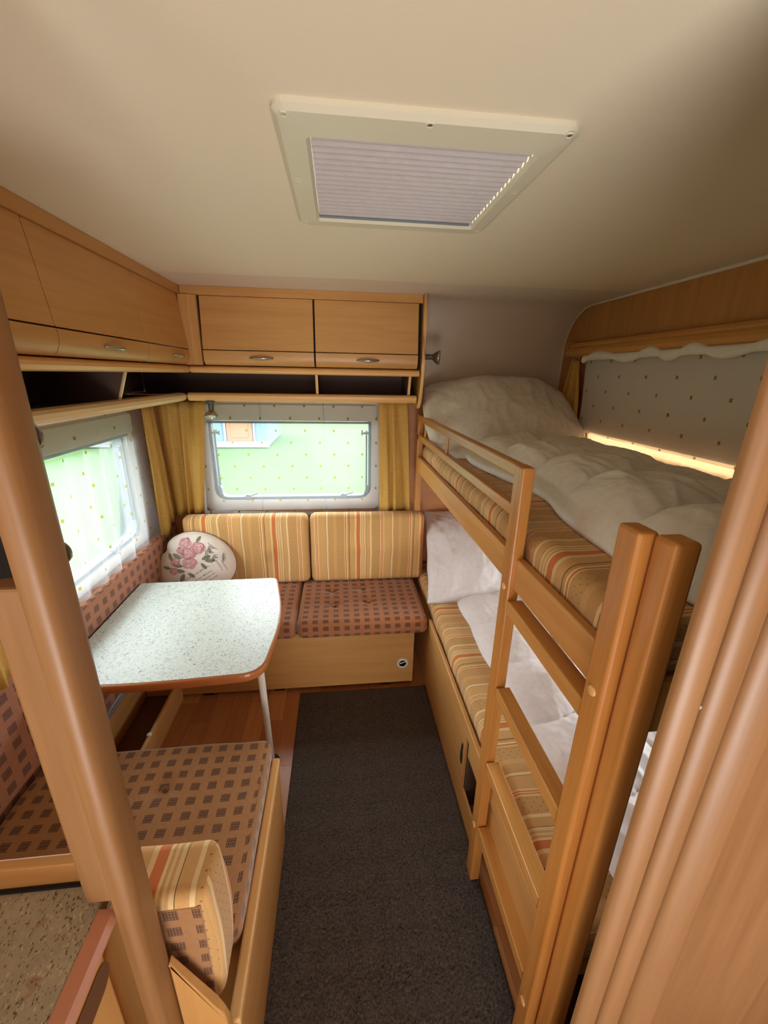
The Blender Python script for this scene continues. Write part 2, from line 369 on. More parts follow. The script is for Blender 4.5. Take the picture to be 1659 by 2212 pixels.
def ring(bm, ax, outer, inner, t0, t1, tr=0.0):
    """a flat ring between two loops of equal length; tr raises the outer edge less than the inner one"""
    n = len(outer); O0 = [bm.verts.new(place(ax, p, t0)) for p in outer]; O1 = [bm.verts.new(place(ax, p, t1 - tr)) for p in outer]
    I0 = [bm.verts.new(place(ax, p, t0)) for p in inner]; I1 = [bm.verts.new(place(ax, p, t1)) for p in inner]
    for i in range(n):
        j = (i + 1) % n
        for q in ((O0, O1), (O1, I1), (I1, I0), (I0, O0)): bm.faces.new((q[0][i], q[0][j], q[1][j], q[1][i]))
    return bm
def wallgrid(bm, ax, t0, t1, a0, a1, b0, b1, holes):
    """a wall slab with rectangular openings"""
    A = sorted({a0, a1, *[h[0] for h in holes], *[h[1] for h in holes]}); Bq = sorted({b0, b1, *[h[2] for h in holes], *[h[3] for h in holes]})
    for i in range(len(A) - 1):
        for j in range(len(Bq) - 1):
            ca = (A[i] + A[i + 1]) / 2; cb = (Bq[j] + Bq[j + 1]) / 2
            if any(h[0] < ca < h[1] and h[2] < cb < h[3] for h in holes): continue
            prism(bm, [(A[i], Bq[j]), (A[i + 1], Bq[j]), (A[i + 1], Bq[j + 1]), (A[i], Bq[j + 1])], ax, t0, t1)
    bmesh.ops.remove_doubles(bm, verts=bm.verts, dist=1e-5); return bm
def axisn(h, r, n, k=4):
    e = [h - r * math.cos(i / k * PI / 2) for i in range(k + 1)]         # the rounding
    mid = [-(h - r) + 2 * (h - r) * i / n for i in range(1, n)]
    return sorted({round(v, 6) for v in [-q for q in e] + mid + e})
def rbox(c, h, r, n, fn=None, k=3, bm=None):
    """rounded box: centre, half sizes, radius, inner divisions per axis; fn(p_world, normal) moves the points"""
    bm = bm or B(); ax = [axisn(h[i], min(r, h[i] * 0.999), n[i], k) for i in range(3)]; cache = {}
    c = Vector(c)
    def V(p):
        key = tuple(round(q, 6) for q in p)
        if key in cache: return cache[key]
        v = Vector(p); rr = min(r, min(h) * 0.999)
        inner = Vector([max(-(h[i] - rr), min(h[i] - rr, v[i])) for i in range(3)]); d = v - inner
        nn = d.normalized() if d.length > 1e-9 else Vector((0, 0, 1))
        q = inner + nn * rr + c
        if fn: q = fn(q, nn)
        cache[key] = bm.verts.new(q); return cache[key]
    for d in range(3):
        a, b = [i for i in range(3) if i != d]
        for s in (-1, 1):
            for i in range(len(ax[a]) - 1):
                for j in range(len(ax[b]) - 1):
                    q = []
                    for (ii, jj) in ((i, j), (i + 1, j), (i + 1, j + 1), (i, j + 1)):
                        p = [0, 0, 0]; p[d] = s * h[d]; p[a] = ax[a][ii]; p[b] = ax[b][jj]; q.append(V(p))
                    if len(set(q)) >= 3:
                        q2 = []
                        for v in q:
                            if v not in q2: q2.append(v)
                        try: bm.faces.new(q2)
                        except ValueError: pass
    return bm
def cushion_fn(tufts=(), depth=0.014, rad=0.05, bulge=0.0, c=None, h=None, up=2, wr=0.003, seed=0):
    def fn(p, nn):
        q = Vector(p); k = 0
        if nn[up] > 0.5 or nn[up] < -0.5:
            sgn = 1 if nn[up] > 0 else -1
            if bulge and c is not None:
                f = 1
                for i in range(3):
                    if i != up: f *= max(0, 1 - ((p[i] - c[i]) / h[i]) ** 2)
                q[up] += sgn * bulge * f ** 0.5
            for t in tufts:
                d2 = sum((p[i] - t[i]) ** 2 for i in range(3) if i != up)
                q[up] -= sgn * depth * math.exp(-d2 / rad ** 2) if sgn > 0 or up == 1 else 0
                dd = math.sqrt(d2)
                a = math.atan2(p[(up + 1) % 3] - t[(up + 1) % 3], p[(up + 2) % 3] - t[(up + 2) % 3])
                q[up] += sgn * 0.0022 * math.cos(a * 5) * math.exp(-((dd - 0.03) / 0.03) ** 2)
        w = noise.noise(Vector((p[0] * 9 + seed, p[1] * 9, p[2] * 9))) * wr
        return q + nn * w
    return fn
def sheet(bm, P, nu, nv):
    g = [[bm.verts.new(P(i / nu, j / nv)) for j in range(nv + 1)] for i in range(nu + 1)]
    for i in range(nu):
        for j in range(nv): bm.faces.new((g[i][j], g[i + 1][j], g[i + 1][j + 1], g[i][j + 1]))
    return bm
def curtain(name, parent, mat, top, bot, waves, amp, nu=140, nv=16, ph=0.0, thick=0.0, sway=0.0):
    """top/bot: functions s->point; pleats push along the horizontal normal"""
    def P(s, t):
        a = top(s); b = bot(s); p = a.lerp(b, t); e = 0.01
        d = (top(min(1, s + e)) - top(max(0, s - e))); nrm = Vector((-d.y, d.x, 0)).normalized()
        w = math.sin(2 * PI * waves * s + ph + 1.1 * math.sin(2 * PI * s * 1.7 + ph)) * amp * (0.65 + 0.5 * t)
        w += noise.noise(Vector((s * waves * 2.1 + ph, t * 1.6, ph))) * amp * 0.9
        return p + nrm * w + Vector((0, 0, sway * noise.noise(Vector((s * 6 + ph, 0, 0))) * t))
    o = obj(name, sheet(B(), P, nu, nv), mat, parent, smooth=True)
    if thick:
        md = o.modifiers.new('cloth', 'SOLIDIFY'); md.thickness = thick; md.offset = 0
    return o
def ln(a, b): a = Vector(a); b = Vector(b); return lambda s: a.lerp(b, s)

# ================================================================== THE ROOM
CEIL = 1.95; XL = -1.0; XR = 1.25; YB = 2.32
st = dict(kind='structure')
f = tag(obj('floor', bx(XL - .1, XR + .1, -3.6, YB + .1, -0.06, -0.004), M['floorB']), 'orange beech laminate floor of the caravan', kind='structure')
k = 0
xs = [-1.0 + 0.088 * i for i in range(10)]
for i, x in enumerate(xs):
    y = -0.35 + (i * 0.37) % 0.5
    while y < YB - 0.02:
        y1 = min(y + 0.62, YB)
        me = bx(x + 0.0004, x + 0.0876, y + 0.0004, y1 - 0.0004, -0.004, 0.0, bev=0.0006, seg=1)
        obj('plank', me, M[('floor', 'floorB', 'floorC', 'floor')[(i * 3 + k) % 4]], f); k += 1
        y = y1
for i, x in enumerate((0.37, 0.458, 0.546)):
    for j in range(5): obj('plank', bx(x + .0004, x + .0876, -0.3 + j * .52, -0.3 + (j + 1) * .52 - .0006, -0.004, 0.0), M[('floor', 'floorC', 'floorB')[(i + j) % 3]], f)
# ceiling with the roof-vent opening, and the cove that runs down into the back wall
VO = (-0.036, 0.320, 0.770, 1.115)
tag(obj('ceiling', wallgrid(B(), 'Z', CEIL, CEIL + .04, XL - .1, XR + .1, -3.6, YB - .2, [VO]), M['cream']), 'plain cream caravan ceiling', kind='structure')
bm = B(); R_ = 0.22; n = 20
prof = [(YB - R_ + R_ * math.sin(a), CEIL - R_ + R_ * math.cos(a)) for a in [PI / 2 * i / n for i in range(n + 1)]]
outer = [(y + .03, z + .03) for y, z in prof]
prism(bm, [(y + .002, z + .002) for y, z in prof] + outer[::-1], 'X', XL - .1, XR + .1)
t1 = tag(obj('trim_1', bm, M['lining']), 'rounded cream cove between ceiling and back wall', kind='structure')
cs = [(YB - R_ - .3 + .1 * i, CEIL - .0004) for i in range(3)] + prof + [(YB, 1.6), (YB, 1.506)]
pl = lambda u, v_: Vector((XL - .1 + (XR - XL + .2) * u, *cs[int(round(v_ * (len(cs) - 1)))]))
obj('cove_lining', sheet(B(), pl, 2, len(cs) - 1), M['lining'], t1, smooth=True, label='smooth mauve-cream curved lining')
WB = (-0.73, 0.21, 0.875, 1.43)
wb = tag(obj('wall_back', wallgrid(B(), 'Y', YB, YB + .04, XL - .1, XR + .1, -0.06, 1.503, [WB]), M['wallX']), 'wooden lower back wall with the rear window', kind='structure')
obj('upper_lining', bx(XL - .1, XR + .1, YB + .001, YB + .04, 1.505, CEIL - R_ + .002), M['lining'], wb, label='plain mauve-cream lining above the wood')
obj('wall_strip', bx(0.41, XR, YB - .008, YB, 1.494, 1.506, bev=.002), M['wallX'], wb)
WL = (1.02, 2.06, 0.79, 1.40)
tag(obj('wall_left', wallgrid(B(), 'X', XL - .04, XL, -3.6, YB + .04, -0.06, CEIL + .02, [WL]), M['lamY']), 'beech-coloured left wall with the dinette window', kind='structure')
WR = (0.72, 2.00, 1.27, 1.71); WR2 = (0.50, 1.90, 0.60, 1.02)
tag(obj('wall_right', wallgrid(B(), 'X', XR, XR + .04, -3.6, YB + .04, -0.06, CEIL + .02, [WR, WR2]), M['wallZ']), 'wood-grain right wall above the top bunk', kind='structure')
tag(obj('wall_rear', wallgrid(B(), 'Y', -3.64, -3.6, XL - .04, XR + .04, -0.06, CEIL + .02, []), M['lamX']), 'rear wall behind the viewpoint', kind='structure')
bm = B(); pts = [(XR - .004, .45, CEIL - .006)] + [(XR - .004, 2.05, CEIL - .006)] + [(XR - .004, y - .006, z - .006) for y, z in prof] + [(XR - .004, YB - .006, 1.42)]
tag(obj('trim_2', tube(bm, pts, .006, 6), M['bead'], smooth=True), 'pale piping along the curved top edge of the right wall', kind='structure')

# ================================================================== WINDOWS
def window(num, label, ax, t, inward, a0, a1, b0, b1, cassette=True, latches=()):
    """ax: axis across the wall, t: room face of the wall, inward: +1/-1 into the room"""
    w = thing('window_%d' % num, label, None, kind='structure')
    s = inward; r = 0.07
    obj('window_frame', ring(B(), ax, rrect(a0 - .03, a1 + .03, b0 - .03, b1 + .03, .05), rrect(a0 + .028, a1 - .028, b0 + .03, b1 - .03, r), t - s * .045, t + s * .012), M['wframe'], w)
    obj('rubber_seal', ring(B(), ax, rrect(a0 + .028, a1 - .028, b0 + .03, b1 - .03, r), rrect(a0 + .043, a1 - .043, b0 + .045, b1 - .045, r - .015), t - s * .05, t - s * .005), M['rubber'], w)
    obj('pane', prism(B(), rrect(a0 + .03, a1 - .03, b0 + .03, b1 - .03, r), ax, t - s * .045, t - s * .041), M['glass'], w)
    if cassette:
        bm = B(); prism(bm, rrect(a0 + .0, a1 - .0, b1 - .075, b1 + .01, .01, 3), ax, t + s * .0125, t + s * .035, bev=.003)
        obj('blind_cassette', bm, M['cassette'], w)
        bm = B(); prism(bm, [(a0 + .03, b1 - .09), (a1 - .03, b1 - .09), (a1 - .03, b1 - .078), (a0 + .03, b1 - .078)], ax, t + s * .0125, t + s * .022)
        obj('blind_rail', bm, M['rubber'], w)
    for sd in (0, 1):                                     # stay arms at both sides
        a = a0 + .055 if sd == 0 else a1 - .055
        g = 1 if sd == 0 else -1
        bm = B()
        tube(bm, [place(ax, (a, b0 + .10), t - s * .012), place(ax, (a, b1 - .13), t - s * .012)], .005, 8)
        o = obj('stay_arm', bm, M['latch'], w, smooth=True)
        bm = B(); cyl(bm, place(ax, (a - .012 * g, b1 - .145), t - s * .012), place(ax, (a + .026 * g, b1 - .145), t - s * .012), .0065, seg=10)
        cyl(bm, place(ax, (a + .022 * g, b1 - .145), t - s * .012), place(ax, (a + .03 * g, b1 - .145), t - s * .012), .013, seg=10)
        obj('knob', bm, M['latch'], w, smooth=False)
        bm = B(); prism(bm, [(a - .008, b0 + .06), (a + .008, b0 + .06), (a + .012, b0 + .095), (a + .004, b0 + .115), (a - .006, b0 + .115)], ax, t - s * .02, t + s * .006, bev=.002)
        tube(bm, [place(ax, (a, b0 + .09), t), place(ax, (a + .008 * g, b0 + .07), t), place(ax, (a + .018 * g, b0 + .04), t)], .004, 8)
        obj('latch', bm, M['latch'], w)
    for fr in latches:
        a = a0 + (a1 - a0) * fr; bm = B()
        prism(bm, [(a - .02, b0 + .032), (a + .02, b0 + .032), (a + .014, b0 + .055), (a - .006, b0 + .062), (a - .02, b0 + .05)], ax, t - s * .03, t + s * .004, bev=.002)
        tube(bm, [place(ax, (a, b0 + .05), t), place(ax, (a + .03, b0 + .058), t), place(ax, (a + .055, b0 + .066), t)], .004, 8)
        obj('latch', bm, M['latch'], w)
    return w
window(1, 'rear window with rounded corners and grey rubber seal behind the dinette', 'Y', YB, -1, *WB, latches=(0.22, 0.80))
window(2, 'side window beside the table with grey latches', 'X', XL, 1, *WL, latches=(0.3, 0.75))
window(3, 'window beside the top bunk, its blind drawn', 'X', XR, -1, *WR, cassette=False)
window(4, 'bright window beside the lower bunk', 'X', XR, -1, *WR2, cassette=False)

# ---- net curtains and gold curtains
def netc(name, label, mat, top, bot, waves, amp, loc, hem=True, **k):
    t = thing(name, label, 'curtain', loc)
    curtain('netting', t, mat, top, bot, waves, amp, **k)
    return t
nb = netc('net_curtain', 'white dotted net curtain over the rear window', M['net'], ln((-0.735, 2.272, 1.462), (0.235, 2.272, 1.468)), ln((-0.755, 2.272, 0.845), (0.235, 2.272, 0.812)), 5, .004, (-.26, 2.272, .85), nu=160)
for a, b in ((-.415, -.442), (-.083, -.080)):            # two joined folds
    obj('seam', tube(B(), [(a, 2.276, 1.46), ((a + b) / 2 + .004, 2.279, 1.15), (b, 2.276, .84)], .0016, 6), M['net'], nb, smooth=True)
hm = net_mat('net_hem', .62, wh=.75)
obj('hem', prism(B(), [(-.757, .842), (.237, .808), (.237, .826), (-.757, .860)], 'Y', 2.270, 2.2715), hm, nb)
obj('hem', prism(B(), [(-.757, .842), (-.743, .842), (-.723, 1.464), (-.737, 1.464)], 'Y', 2.2692, 2.2698), hm, nb)
obj('hem', prism(B(), [(.222, .812), (.237, .812), (.237, 1.466), (.222, 1.466)], 'Y', 2.2692, 2.2698), hm, nb)
nl = netc('net_curtain', 'white dotted net curtain in soft folds beside the table', M['netY'], ln((-0.950, 0.93, 1.44), (-0.950, 2.16, 1.44)), ln((-0.944, 0.93, .795), (-0.944, 2.12, .792)), 9, .010, (-.945, 1.5, .78), nu=220)
nr = netc('net_curtain', 'dotted net curtain hanging flat beside the top bunk', M['netR'], ln((1.192, 0.72, 1.700), (1.192, 1.99, 1.695)), ln((1.192, 0.72, 1.345), (1.192, 1.95, 1.350)), 4, .003, (1.192, 1.4, 1.35), nu=120)
def ruf(s, t):
    y = .72 + 1.27 * s; a = t * PI * 2
    r = .010 + .006 * abs(math.sin(s * 30 + math.sin(s * 11)))
    return Vector((1.185 + r * math.cos(a), y, 1.694 + .008 * math.sin(s * 30 + math.sin(s * 11)) + 1.3 * r * math.sin(a)))
obj('ruffle', sheet(B(), ruf, 200, 10), M['linenW'], nr, smooth=True)
bl = tag(obj('roller_blind', bx(1.222, 1.226, .70, 2.01, 1.362, 1.72), M['blind'], loc=(1.22, 1.36, 1.36)), 'drawn pale roller blind behind the net at the top bunk', 'blind')
bm = bx(1.216, 1.232, .70, 2.01, 1.352, 1.364, bev=.002); obj('bottom_bar', bm, M['wframe'], bl)
nl2 = netc('net_curtain', 'short net curtain glowing white beside the lower bunk', M['netR'], ln((1.20, 0.50, 1.03), (1.20, 1.95, 1.03)), ln((1.20, 0.50, .62), (1.20, 1.95, .62)), 8, .006, (1.2, 1.2, .62), nu=120)
sp_ = thing('sheer_curtain', 'peach sheer curtain glowing under the drawn blind', 'curtain', (1.236, 1.36, 1.27))
curtain('netting', sp_, cloth_translucent('peach_sheer', (226, 176, 126), .40), ln((1.237, .76, 1.40), (1.237, 1.98, 1.40)), ln((1.237, .76, 1.275), (1.237, 1.98, 1.275)), 14, .003, nu=160, nv=4)
def gold(label, top, bot, waves, amp, loc, **k):
    t = thing('gold_curtain', label, 'curtain', loc); curtain('drape', t, M['gold'], top, bot, waves, amp, thick=.0015, **k); return t
g1 = gold('gold curtain between table window and corner, its hem falling to a point', ln((-0.925, 2.10, 1.44), (-0.935, 2.285, 1.44)), lambda s: Vector((-.93 + .015 * s, 2.115 + .17 * s, .735 + .10 * min(1, s * 1.3))), 2.5, .010, (-.93, 2.2, .75), nu=90)
g2 = gold('gold dotted curtain in the corner left of the rear window', ln((-0.925, 2.262, 1.45), (-0.690, 2.262, 1.45)), ln((-0.915, 2.262, .832), (-0.755, 2.262, .856)), 3.2, .012, (-.82, 2.26, .84), nu=110, ph=1.0)
g3 = gold('gold dotted curtain right of the rear window', ln((0.215, 2.255, 1.465), (0.375, 2.265, 1.465)), ln((0.228, 2.255, .828), (0.412, 2.262, .832)), 2.6, .010, (.31, 2.26, .83), nu=90, ph=2.0)
g4 = gold('narrow gold curtain hanging at the far end of the top-bunk window', ln((1.195, 2.045, 1.685), (1.195, 2.125, 1.685)), ln((1.19, 1.955, 1.335), (1.19, 2.20, 1.30)), 2.2, .010, (1.19, 2.1, 1.3), nu=90)
g5 = gold('gold curtain hanging at the near end of the table window, behind the door post', ln((-0.905, .84, 1.44), (-0.905, 1.03, 1.44)), ln((-0.905, .84, .79), (-0.905, 1.07, .79)), 2.6, .010, (-.925, .95, .8), nu=90)
# curtain hooks at the bunk window, and its wooden pelmet
hk = thing('pelmet', 'rounded wooden pelmet over the top-bunk window', 'pelmet', (1.2, 1.4, 1.74))
pf = [(1.25, 1.765), (1.215, 1.772), (1.200, 1.768), (1.193, 1.758), (1.196, 1.750), (1.188, 1.742), (1.180, 1.728), (1.182, 1.712), (1.192, 1.703), (1.25, 1.703)]
obj('board', prism(B(), pf, 'Y', .42, 2.16), M['alderY'], hk, smooth=False)
obj('end_cap', prism(B(), rrect(1.182, 1.25, 1.690, 1.785, .03), 'Y', 2.16, 2.185, bev=.006), M['alderZ'], hk)
for i in range(4): obj('hook', tube(B(), [(1.205, 2.04 + i * .028, 1.702), (1.205, 2.045 + i * .028, 1.688), (1.203, 2.04 + i * .028, 1.68)], .002, 5), M['white'], hk)

# ================================================================== ROOF VENT
v = thing('roof_vent', 'cream roof vent with grey pleated blind in the ceiling', 'vent', (.14, .93, CEIL))
OUT = rrect(-.086, .362, .700, 1.165, .022, 5); INN = rrect(*VO[:2], *VO[2:], .006, 5)
bm = B(); mid = rrect(-.078, .354, .708, 1.157, .02, 5); nn = len(OUT)
L0 = [bm.verts.new((a, b, CEIL)) for a, b in OUT]; L1 = [bm.verts.new((a, b, CEIL - .007)) for a, b in OUT]; L2 = [bm.verts.new((a, b, CEIL - .013)) for a, b in mid]
L3 = [bm.verts.new((a, b, CEIL - .015)) for a, b in rrect(VO[0] - .006, VO[1] + .006, VO[2] - .006, VO[3] + .006, .01, 5)]; L4 = [bm.verts.new((a, b, CEIL - .009)) for a, b in INN]; L5 = [bm.verts.new((a, b, CEIL + .05)) for a, b in INN]
for p, q in ((L0, L1), (L1, L2), (L2, L3), (L3, L4), (L4, L5)):
    for i in range(nn): bm.faces.new((p[i], p[(i + 1) % nn], q[(i + 1) % nn], q[i]))
obj('frame', bm, M['vent'], v)
NP = 17; bm = B(); prev = None; SG = 8
for i in range(NP * SG + 1):
    y = VO[2] + .002 + (VO[3] - VO[2] - .012) * i / (NP * SG); z = CEIL + .012 - .022 * abs(math.sin(PI * i / SG)) ** .45
    a = bm.verts.new((VO[0] + .001, y, z)); b = bm.verts.new((VO[1] - .0022, y, z))
    if prev: bm.faces.new((prev[0], prev[1], b, a))
    prev = (a, b)
o = obj('pleated_blind', bm, M['pleat'], v, label='mauve-grey pleated cloth'); md = o.modifiers.new('t', 'SOLIDIFY'); md.thickness = .0006
obj('pull_bar', bx(VO[0] + .001, VO[1] - .004, VO[3] - .009, VO[3] - .003, CEIL - .011, CEIL + .006, bev=.002), M['rubber'], v)
for (x, y) in ((-.068, .716), (.136, .713), (.343, .709), (-.066, .917), (.343, .906), (-.066, 1.127), (.139, 1.135), (.345, 1.135)):
    s_ = obj('screw', lathe(B(), (x, y, CEIL - .0120), (0, 0, -1), [(0, .0072), (.0022, .0068), (.0022, .0052), (.0004, .0048)], 12), M['vent'], v)
    obj('screw_head', lathe(B(), (x, y, CEIL - .0122), (0, 0, -1), [(0, .0042), (.0012, .0036)], 10), M['silver'], s_)
tag(obj('vent_dome', bx(VO[0] - .03, VO[1] + .03, VO[2] - .03, VO[3] + .03, CEIL + .075, CEIL + .08, bev=.002), M['dome'], loc=(.14, .93, CEIL + .08)), 'pale roof dome above the pleated vent blind', 'vent dome')

# ================================================================== OVERHEAD CABINETS
# door profile: d = distance out from the wall side plane, z = height
DO = [(0.000, 1.9125), (0.025, 1.694)]
LO = [(0.0255, 1.690), (0.0265, 1.672), (0.0240, 1.654), (0.0160, 1.638), (0.004, 1.629)]
def offs(pf, th=.016): return [(d - th, z + .002) for d, z in reversed(pf)]
def fx(pf, side):            # to plane coordinates
    return [(-.680 + d, z) for d, z in pf] if side == 'L' else [(2.050 - d, z) for d, z in pf]
def handle(parent, side, a, z):
    bm = B(); pts = []; L = .052
    for i in range(15):
        s = -1 + 2 * i / 14; out = .004 + .020 * (1 - s * s) ** .8
        p = (-.655 + out, a + s * L, z - .002 * (1 - s * s)) if side == 'L' else (a + s * L, 2.025 - out, z - .002 * (1 - s * s))
        pts.append(p)
    rr = [.0032 + .0040 * (1 - (-1 + 2 * i / 14) ** 2) for i in range(15)]
    tube(bm, pts, rr, 8); return obj('handle', bm, M['silver'], parent, smooth=True, label='curved nickel handle')
def cab_door(parent, side, a0, a1, ha, mat):
    ax = 'Y' if side == 'L' else 'X'
    d = obj('door', prism(B(), fx(DO + offs(DO), side), ax, a0, a1, bev=.0015, seg=1), mat, parent)
    l = obj('door_rail', prism(B(), fx(LO + offs(LO), side), ax, a0, a1), mat, d, smooth='a')
    if ha is not None: handle(d, side, ha, 1.662)
CL = thing('overhead_cabinet', 'beech overhead cabinet along the left wall above the table', 'cabinet', (-.84, 1.3, 1.6))
cab_door(CL, 'L', .46, 1.118, .80, M['lamY']); cab_door(CL, 'L', 1.122, 1.608, 1.365, M['lamY']); cab_door(CL, 'L', 1.612, 2.024, 1.875, M['lamY'])
CT = CEIL - .001
def prism_s(side, pf, a0, a1, **k): return prism(B(), fx(pf, side), 'Y' if side == 'L' else 'X', a0, a1, **k)
FR = [(0.006, CT), (0.010, 1.914), (-.014, 1.914), (-.014, CT)]
RA = [(-.012, 1.626), (.006, 1.624), (.016, 1.617), (.019, 1.608), (.015, 1.598), (.006, 1.594), (-.012, 1.594)]
SH = [(-.06, 1.506), (-.038, 1.503), (-.030, 1.494), (-.030, 1.482), (-.038, 1.471), (-.052, 1.466), (-.075, 1.470), (-.075, 1.482), (-.30, 1.482), (-.30, 1.492), (-.06, 1.492)]
obj('frieze', prism_s('L', FR, .46, 2.048), M['lamY'], CL); obj('bottom_rail', prism_s('L', RA, .46, 2.030), M['edge'], CL, smooth='a')
obj('shelf_lip', prism_s('L', SH, .46, 2.078), M['edgeP'], CL, smooth='a')
obj('carcass', bx(XL + .002, -.70, .46, 2.04, 1.600, 1.625), M['lamY'], CL)
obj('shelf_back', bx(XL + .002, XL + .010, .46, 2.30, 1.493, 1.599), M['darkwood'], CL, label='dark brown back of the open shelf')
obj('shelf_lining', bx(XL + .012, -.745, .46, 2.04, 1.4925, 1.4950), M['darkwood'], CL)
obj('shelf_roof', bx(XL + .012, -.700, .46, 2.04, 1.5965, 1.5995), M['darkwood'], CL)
for y in (.955, 1.515):
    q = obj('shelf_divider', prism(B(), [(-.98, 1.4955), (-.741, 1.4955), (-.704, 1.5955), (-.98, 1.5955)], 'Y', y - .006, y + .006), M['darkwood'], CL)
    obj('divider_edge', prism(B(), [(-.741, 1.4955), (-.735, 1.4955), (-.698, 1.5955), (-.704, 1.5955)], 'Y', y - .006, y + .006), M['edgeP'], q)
CB = thing('overhead_cabinet', 'beech overhead cabinet across the back wall above the rear window', 'cabinet', (-.1, 2.18, 1.6))
cab_door(CB, 'B', -.596, -.108, -.343, M['lamX']); cab_door(CB, 'B', -.100, .376, .141, M['lamX'])
obj('door_shadow_gap', bx(-.61, .385, 2.052, 2.058, 1.628, 1.912), M['dark'], CB)
obj('frieze', prism_s('B', FR, -.67, .392), M['lamX'], CB); obj('bottom_rail', prism_s('B', RA, -.662, .388), M['edge'], CB, smooth='a')
obj('corner_filler', prism(B(), [(-.690, 2.05), (-.676, 2.0255), (-.640, 2.0255), (-.632, 2.030), (-.604, 2.030), (-.604, 2.05)], 'Z', 1.628, 1.912), M['lamZ'], CB)
obj('shelf_lip', prism_s('B', SH, -.705, .388), M['edge'], CB, smooth='a')
obj('carcass', bx(-.69, .392, 2.062, YB - .012, 1.600, 1.626), M['lamX'], CB)
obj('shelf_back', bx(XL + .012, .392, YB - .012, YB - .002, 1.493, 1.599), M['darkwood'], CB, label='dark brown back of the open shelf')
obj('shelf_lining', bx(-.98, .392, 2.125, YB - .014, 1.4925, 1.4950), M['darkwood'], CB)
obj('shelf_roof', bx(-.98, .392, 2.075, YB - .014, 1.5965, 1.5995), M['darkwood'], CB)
for x in (-.102, .350):
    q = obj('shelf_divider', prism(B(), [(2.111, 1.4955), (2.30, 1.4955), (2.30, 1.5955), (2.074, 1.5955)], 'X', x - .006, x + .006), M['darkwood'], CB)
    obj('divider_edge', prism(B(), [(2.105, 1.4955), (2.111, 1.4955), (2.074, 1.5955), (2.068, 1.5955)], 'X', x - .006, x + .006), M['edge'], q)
ep = [(2.018, CT), (2.010, 1.80), (2.012, 1.66), (2.022, 1.58), (2.042, 1.52), (2.062, 1.475), (2.085, 1.452), (2.105, 1.448), (YB - .002, 1.448), (YB - .002, CT)]
obj('end_panel', prism(B(), ep, 'X', .394, .408, bev=.003), M['lamZ'], CB)
bm = B(); tube(bm, [(.401, y - .002, z) for y, z in ep[:8]], .0085, 8); obj('end_edging', bm, M['edge'], CB, smooth=True)

# ---- spotlights
def spot(label, base, d1, L, d2, loc):
    t = thing('spotlight', label, 'lamp', loc); base = Vector(base); d1 = Vector(d1).normalized(); d2 = Vector(d2).normalized()
    obj('mount', lathe(B(), base, d1, [(0, .022), (.006, .021), (.008, .012)], 20), M['lampgrey'], t)
    obj('body', lathe(B(), base + d1 * .006, d1, [(0, .0125), (L, .0125), (L + .003, .010)], 18), M['lampgrey'], t, smooth=False)
    hp = base + d1 * (L + .004)
    hd = obj('lamp_shade', lathe(B(), hp, d2, [(0, .011), (.006, .014), (.022, .027), (.033, .033), (.038, .033), (.037, .027), (.029, .023)], 24), M['silver'], t, smooth=False)
    obj('bulb', lathe(B(), hp + d2 * .027, d2, [(0, .020), (.007, .019), (.009, .008)], 18), M['lampglass'], hd, smooth=False)
    return t
spot('small grey spotlight sticking out from the cabinet end panel', (.4095, 2.06, 1.686), (1, 0, 0), .036, (1, -.35, -.08), (.41, 2.06, 1.686))
spot('small grey spotlight hanging under the shelf in front of the net', (-.612, 2.105, 1.4655), (0, 0, -1), .036, (0.05, -.42, -1), (-.612, 2.105, 1.46))

# ================================================================== DINETTE
# fabric side panel, rail and duct below the table
wp = thing('wall_cushion', 'long brown check backrest panel on the left wall', 'cushion', (-.96, 1.5, .3))
obj('pad', rbox((-.966, 1.415, .540), (.032, .885, .240), .02, (1, 24, 8), cushion_fn(wr=.003)), M['checkP'], wp, smooth=True)
tr_ = thing('table_rail', 'aluminium table rail along the left wall under the table', 'rail', (-.93, 1.4, .29))
bm = B(); box(bm, -.9985, -.950, 1.08, 1.85, .278, .296, bev=.001, seg=1); box(bm, -.952, -.936, 1.08, 1.85, .268, .300, bev=.002)
obj('profile', bm, M['alu'], tr_); obj('groove', bx(-.9355, -.9345, 1.08, 1.85, .281, .287), M['rubber'], tr_)
du = thing('duct_cover', 'low beech duct board along the left wall under the table', 'duct', (-.82, 1.45, 0))
obj('board', bx(-.832, -.818, 1.10, 1.785, .0005, .128, bev=.003), M['lamY'], du)
obj('duct_tray', bx(-.995, -.835, 1.10, 1.785, .0005, .02), plain('duct_brown', (112, 74, 52), .6), du)
obj('clip', lathe(B(), (-.825, 1.44, .1282), (0, 0, 1), [(0, .010), (.006, .009), (.008, .004)], 12), M['wframe'], du)
# back bench
bb = thing('bench', 'beech bench box across the back wall', 'bench', (-.2, 2.0, 0))
obj('front_panel', bx(-.998, .375, 1.79, 1.806, .018, .350, bev=.002), M['lamX'], bb)
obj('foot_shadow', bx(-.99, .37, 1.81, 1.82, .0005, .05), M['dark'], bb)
for x in (-.72, -.36, .20): obj('foot', bx(x, x + .05, 1.797, 1.809, .0005, .018), M['black'], bb)
obj('side_panel', bx(.359, .375, 1.8065, 2.315, .0005, .350), M['lamY'], bb)
obj('top_panel', bx(-.998, .375, 1.8065, 2.315, .335, .350), M['lamX'], bb)
vt = obj('air_outlet', lathe(B(), (.317, 1.7895, .140), (0, -1, 0), [(0, .031), (.004, .030), (.006, .026), (.006, .020), (.0015, .0195)], 28), M['white'], bb, label='round white heating outlet')
obj('outlet_bore', lathe(B(), (.317, 1.7888, .140), (0, -1, 0), [(0, .0194), (.0008, .0194)], 24), M['dark'], vt)
